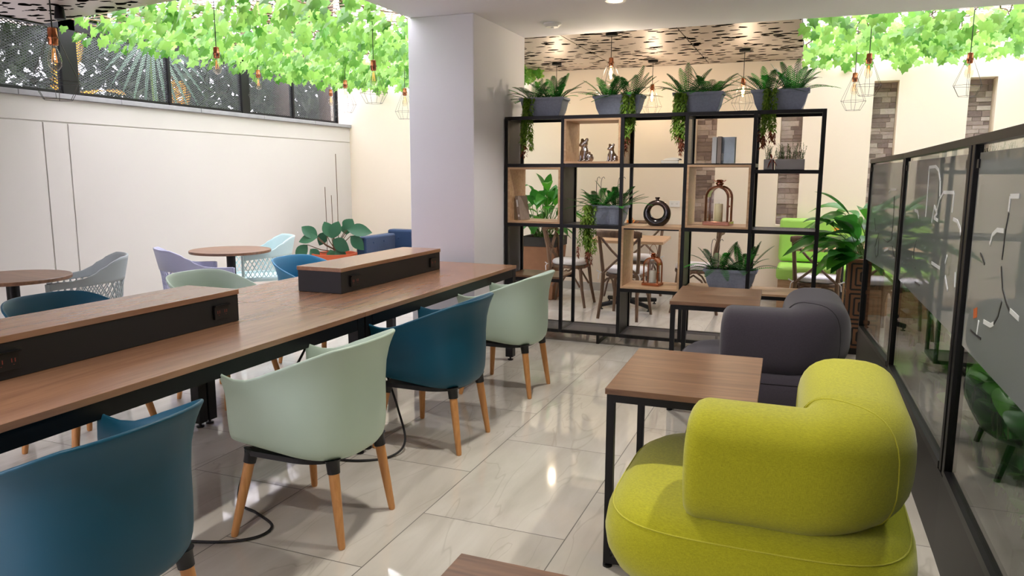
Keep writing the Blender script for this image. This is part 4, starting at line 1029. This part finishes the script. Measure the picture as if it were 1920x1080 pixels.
# round cafe tables and lattice chairs
def cafe(label, x, y_, r=.36):
    t = thing('cafe_table', label, 'table', (x, y_, 0), 0, 'round cafe tables by the wall')
    MB().lathe([(.01, .72), (r - .004, .72), (r, .723), (r, .742), (r - .004, .745), (.01, .745)], 56).build('tabletop', M['oakx'], t, ang=30)
    MB().lathe([(.04, .03), (.04, .70), (.1, .705), (.1, .72)], 20).build('pedestal', M['black'], t)
    MB().lathe([(.22, 0), (.22, .012), (.05, .035)], 32).build('base', M['black'], t)
cafe('round oak cafe table at the left picture edge', -5.03, 3.42)
cafe('round oak cafe table between the lilac and pale aqua lattice chairs', -4.95, 5.42)
def lattice_chair(label, color, loc, rz):
    t = thing('lattice_chair', label, 'chair', loc, rz, 'lattice sided plastic armchairs')
    base = uplan(.26, .25, .23); ZT_ = [(-.3, .83), (-.2, .825), (-.14, .79), (-.07, .72), (0, .685), (.08, .672), (.23, .665)]; ZL = [(-.3, .655), (-.1, .64), (.05, .625), (.23, .61)]
    def P(i, z):
        x, y_ = base[i]; k = 1 + .32 * (z - .45) * (1 if y_ < 0 else .5); lean = -.12 * max(0, z - .6) if y_ < -.1 else 0
        return Vector((x * k, (y_ * k if y_ < 0 else y_) + lean, z))
    n = len(base); rs = []
    for j in range(9):
        rs.append([P(i, lerp_tab(ZL, base[i][1]) + (lerp_tab(ZT_, base[i][1]) - lerp_tab(ZL, base[i][1])) * j / 8) for i in range(n)])
    o = MB().rings(rs, closed=False).build('back_shell', M[color], t, ang=60); md = o.modifiers.new('Solidify', 'SOLIDIFY'); md.thickness = .014; md.offset = 0
    o = MB().rings([[P(i, .415 + .03 * j / 2) for i in range(n)] for j in range(3)], closed=False).build('seat_rim', M[color], t); md = o.modifiers.new('Solidify', 'SOLIDIFY'); md.thickness = .014; md.offset = 0
    # cumulative length for even lattice
    cl = [0]
    for i in range(1, n): cl.append(cl[-1] + (Vector(base[i]) - Vector(base[i - 1])).length)
    def at(s_, q):
        s_ = min(max(s_, 0), cl[-1] - 1e-6); i = next(k for k in range(n - 1) if cl[k + 1] > s_); f = (s_ - cl[i]) / (cl[i + 1] - cl[i]); y_ = base[i][1] + (base[i + 1][1] - base[i][1]) * f
        z = .44 + (lerp_tab(ZL, y_) - .44 + .01) * q; return P(i, z).lerp(P(i + 1, z), f)
    m = MB(); pitch = .042; k = -6
    while k * pitch < cl[-1] + .3:
        for sg in (-1, 1):
            pts = []
            for q in [j / 8 for j in range(9)]:
                s_ = k * pitch + sg * q * .115 + (0 if sg > 0 else .0)
                if 0 <= s_ <= cl[-1]: pts.append(at(s_, q))
            if len(pts) > 1: m.tube(pts, .0045, 5)
        k += 1
    m.build('lattice', M[color], t)
    for i in (0, n - 1): MB().tube([P(i, .41), P(i, .55), P(i, .66)], [.016, .013, .015], 8).build('arm_front', M[color], t)
    sp = uplan(.25, .24, .225); MB().rings([[(x * k, y_ * k, z) for x, y_ in sp] for k, z in ((.97, .40), (1, .415), (.98, .43), (.6, .42), (.05, .42))]).build('seat', M[color], t)
    for sx in (-1, 1):
        for ty in (-.2, .19): MB().tube([(sx * .2, ty, .405), (sx * .235, ty * 1.18, 0)], [.018, .012], 10).build('leg', M[color], t)
    return t
lattice_chair('grey lattice armchair beside the cafe table at the picture edge', 'latgrey', (-5.06, 3.98, 0), R(143))
lattice_chair('lilac grey lattice armchair with its back turned to the work tables', 'latlilac', (-4.80, 4.84, 0), R(-32))
lattice_chair('pale aqua lattice armchair beyond the round cafe table', 'lataqua', (-5.06, 5.98, 0), R(140))

# ------------------------------------------------------------------ pendant lamps
def pendant(label, p, ztop, lit, canopy=True, s=1.0):
    t = thing('pendant_lamp', label, 'pendant lamp', (p[0], p[1], p[2]), 0, 'wire cage pendant lamps'); h = ztop - p[2]
    MB().tube([(0, 0, .03), (0, 0, h)], .0032, 6).build('cord', M['cord'], t)
    if canopy: MB().lathe([(.05, h - .028), (.055, h - .024), (.055, h)], 20).build('ceiling_rose', M['black'], t)
    MB().lathe([(.006, .035), (.02, .03), (.0215, -.005), (.024, -.01), (.024, -.02), (.0215, -.024), (.0215, -.045), (.016, -.048)], 18).build('socket', M['copper'], t)
    b = MB().lathe([(.013, -.045), (.016, -.06), (.026, -.09), (.031, -.115), (.028, -.14), (.016, -.158), (.002, -.163)], 18).build('bulb', M['bulbglass'], t)
    f = MB()
    for k in range(5):
        a = 2 * PI * k / 5; a2 = a + .6; f.tube([(.005 * math.cos(a), .005 * math.sin(a), -.06), (.012 * math.cos(a2), .012 * math.sin(a2), -.125)], .0012 if not lit else .0018, 4)
    f.build('filament', M['fil_on'] if lit else M['fil_off'], b)
    if lit:
        l = bpy.data.lights.new('bulb_lamp', 'POINT'); l.energy = 11; l.color = (1, .87, .70); l.shadow_soft_size = .02
        o = bpy.data.objects.new('lamp', l); COL.objects.link(o); o.parent = t; o.location = (0, 0, -.1)
    m = MB(); n = 6; ring = lambda r_, z: [Vector((r_ * math.cos(2 * PI * k / n + .3), r_ * math.sin(2 * PI * k / n + .3), z)) for k in range(n)]
    r0, r1, r2_ = ring(.02, .0), ring(.11, -.215), ring(.065, -.295)
    for k in range(n):
        m.tube([r0[k], r1[k]], .0014, 5); m.tube([r1[k], r2_[k]], .0014, 5); m.tube([r1[k], r1[(k + 1) % n]], .0014, 5); m.tube([r2_[k], r2_[(k + 1) % n]], .0014, 5)
    m.build('cage', M['wire'], t)
    t.scale = (s, s, s)
    return t
pendant('lit caged bulb hanging highest before the perforated ceiling panels', (-1.722, 6.774, 2.455), 2.70, True)
pendant('caged pendant lamp half hidden behind the fern planter by the column', (-2.752, 8.332, 2.36), 2.70, True)
pendant('lit caged bulb hanging between the two middle fern planters', (-1.684, 8.50, 2.41), 2.70, True)
pendant('lit caged bulb hanging behind the two end fern planters', (-.676, 8.08, 2.385), 2.70, True)
pendant('small caged lamp hanging lowest before the back wall, by the ivy edge', (.33, 7.5, 2.32), 2.80, False, False)
pendant('caged lamp before the stone strip nearest the shelving unit end', (.391, 6.75, 2.375), 2.80, False, False)
pendant('caged lamp above the glass partition before the farther stone strip', (1.1, 6.8, 2.35), 2.80, False, False)
pendant('large caged lamp hanging under the dark perforated ceiling at the fence', (-4.15, 3.2, 2.24), 2.685, False, False, 1.25)
pendant('caged lamp hanging from the ivy in front of the middle fence panels', (-4.111, 4.466, 2.33), 2.80, False, False)
pendant('caged lamp hanging at the second wide fence post', (-5.213, 6.225, 2.44), 2.80, False, False)
pendant('caged lamp hanging by the dark end of the fence', (-5.455, 7.8, 2.42), 2.80, False, False)
pendant('caged lamp hanging before the wall corner at the coping end', (-4.504, 6.7, 2.365), 2.80, False, False)
pendant('caged lamp with its bulb against the ivy near the column', (-3.2, 5.15, 2.285), 2.80, False, False)
pendant('caged lamp hanging lowest against the back wall beside the column', (-4.133, 7.275, 2.33), 2.80, False, False)

# downlights, detector, sockets
def downlight(label, x, y_, on=True):
    t = thing('downlight', label, 'ceiling light', (x, y_, ZC), 0, 'recessed ceiling downlights')
    MB().lathe([(.055, -.001), (.075, -.001), (.075, -.008), (.05, -.008), (.05, -.002)], 28).build('trim_ring', M['plate'], t)
    MB().lathe([(.002, -.004), (.05, -.004), (.05, -.003), (.002, -.003)], 24).build('lens', M['led'], t)
    l = bpy.data.lights.new('downlight_lamp', 'SPOT'); l.energy = DL; l.color = (1, .94, .86); l.spot_size = R(110); l.spot_blend = .6; l.shadow_soft_size = .05
    o = bpy.data.objects.new('lamp', l); COL.objects.link(o); o.parent = t; o.location = (0, 0, -.012)
DL = 95
for x, y_, lb in ((-1.36, 5.44, 'glowing recessed downlight at the top edge of the picture'), (-1.36, 2.9, 'recessed downlight over the aisle between chairs and side tables'), (.3, 2.9, 'recessed downlight over the lime armchair'), (-1.36, .4, 'recessed downlight over the near end of the aisle'), (1.75, 2.3, 'added fill downlight beyond the glass partition, nearest the camera'), (1.75, 4.6, 'added fill downlight beyond the glass partition, nearer the ivy')):  # the pair beyond the partition is added fill to brighten the trough plants
    downlight(lb, x, y_)
t = thing('smoke_detector', 'round white smoke detector on the ceiling beside the column', 'smoke detector', (-2.05, 6.08, ZC))
MB().lathe([(.075, 0), (.075, -.012), (.06, -.022), (.055, -.03), (.002, -.034)], 28).build('housing', M['plate'], t)
MB().lathe([(.012, -.033), (.012, -.038), (.002, -.038)], 14).build('test_button', M['white'], t)
t = thing('wall_outlet', 'white double wall outlet seen above the ring vase', 'outlet', (-1.472, 8.998, 1.10))
MB().box((0, -.004, 0), (.125, .01, .075)).build('plate', M['plate'], t, smooth=False, bevel=.003)
for k in (-1, 1):
    m = MB(); m.span((k * .028 - .008, -.0105, -.008), (k * .028 - .005, -.0095, .01)); m.span((k * .028 + .005, -.0105, -.008), (k * .028 + .008, -.0095, .01)); m.build('slots', M['zinc'], t, smooth=False)
sp_ = thing('spotlight', 'small dark spotlight fixed under the perforated ceiling by the fence', 'spotlight', (-5.35, 4.2, 2.684))
MB().lathe([(.035, -.09), (.04, -.085), (.03, 0)], 16).build('body', M['black'], sp_)

# ------------------------------------------------------------------ light
wd = bpy.data.worlds.new('overcast_sky'); S.world = wd; wd.use_nodes = True
bg = wd.node_tree.nodes['Background']; bg.inputs['Color'].default_value = (1.0, .945, 1.07, 1); bg.inputs['Strength'].default_value = 7.6
S.view_settings.view_transform = 'Standard'; S.view_settings.look = 'None'; S.view_settings.gamma = 1; S.view_settings.use_curve_mapping = False
S.view_settings.exposure = 0.38
c = S.cycles; c.max_bounces = 10; c.diffuse_bounces = 6; c.glossy_bounces = 5; c.transmission_bounces = 8; c.transparent_max_bounces = 24
c.use_denoising = True; c.caustics_reflective = False; c.caustics_refractive = False; c.sample_clamp_indirect = 8
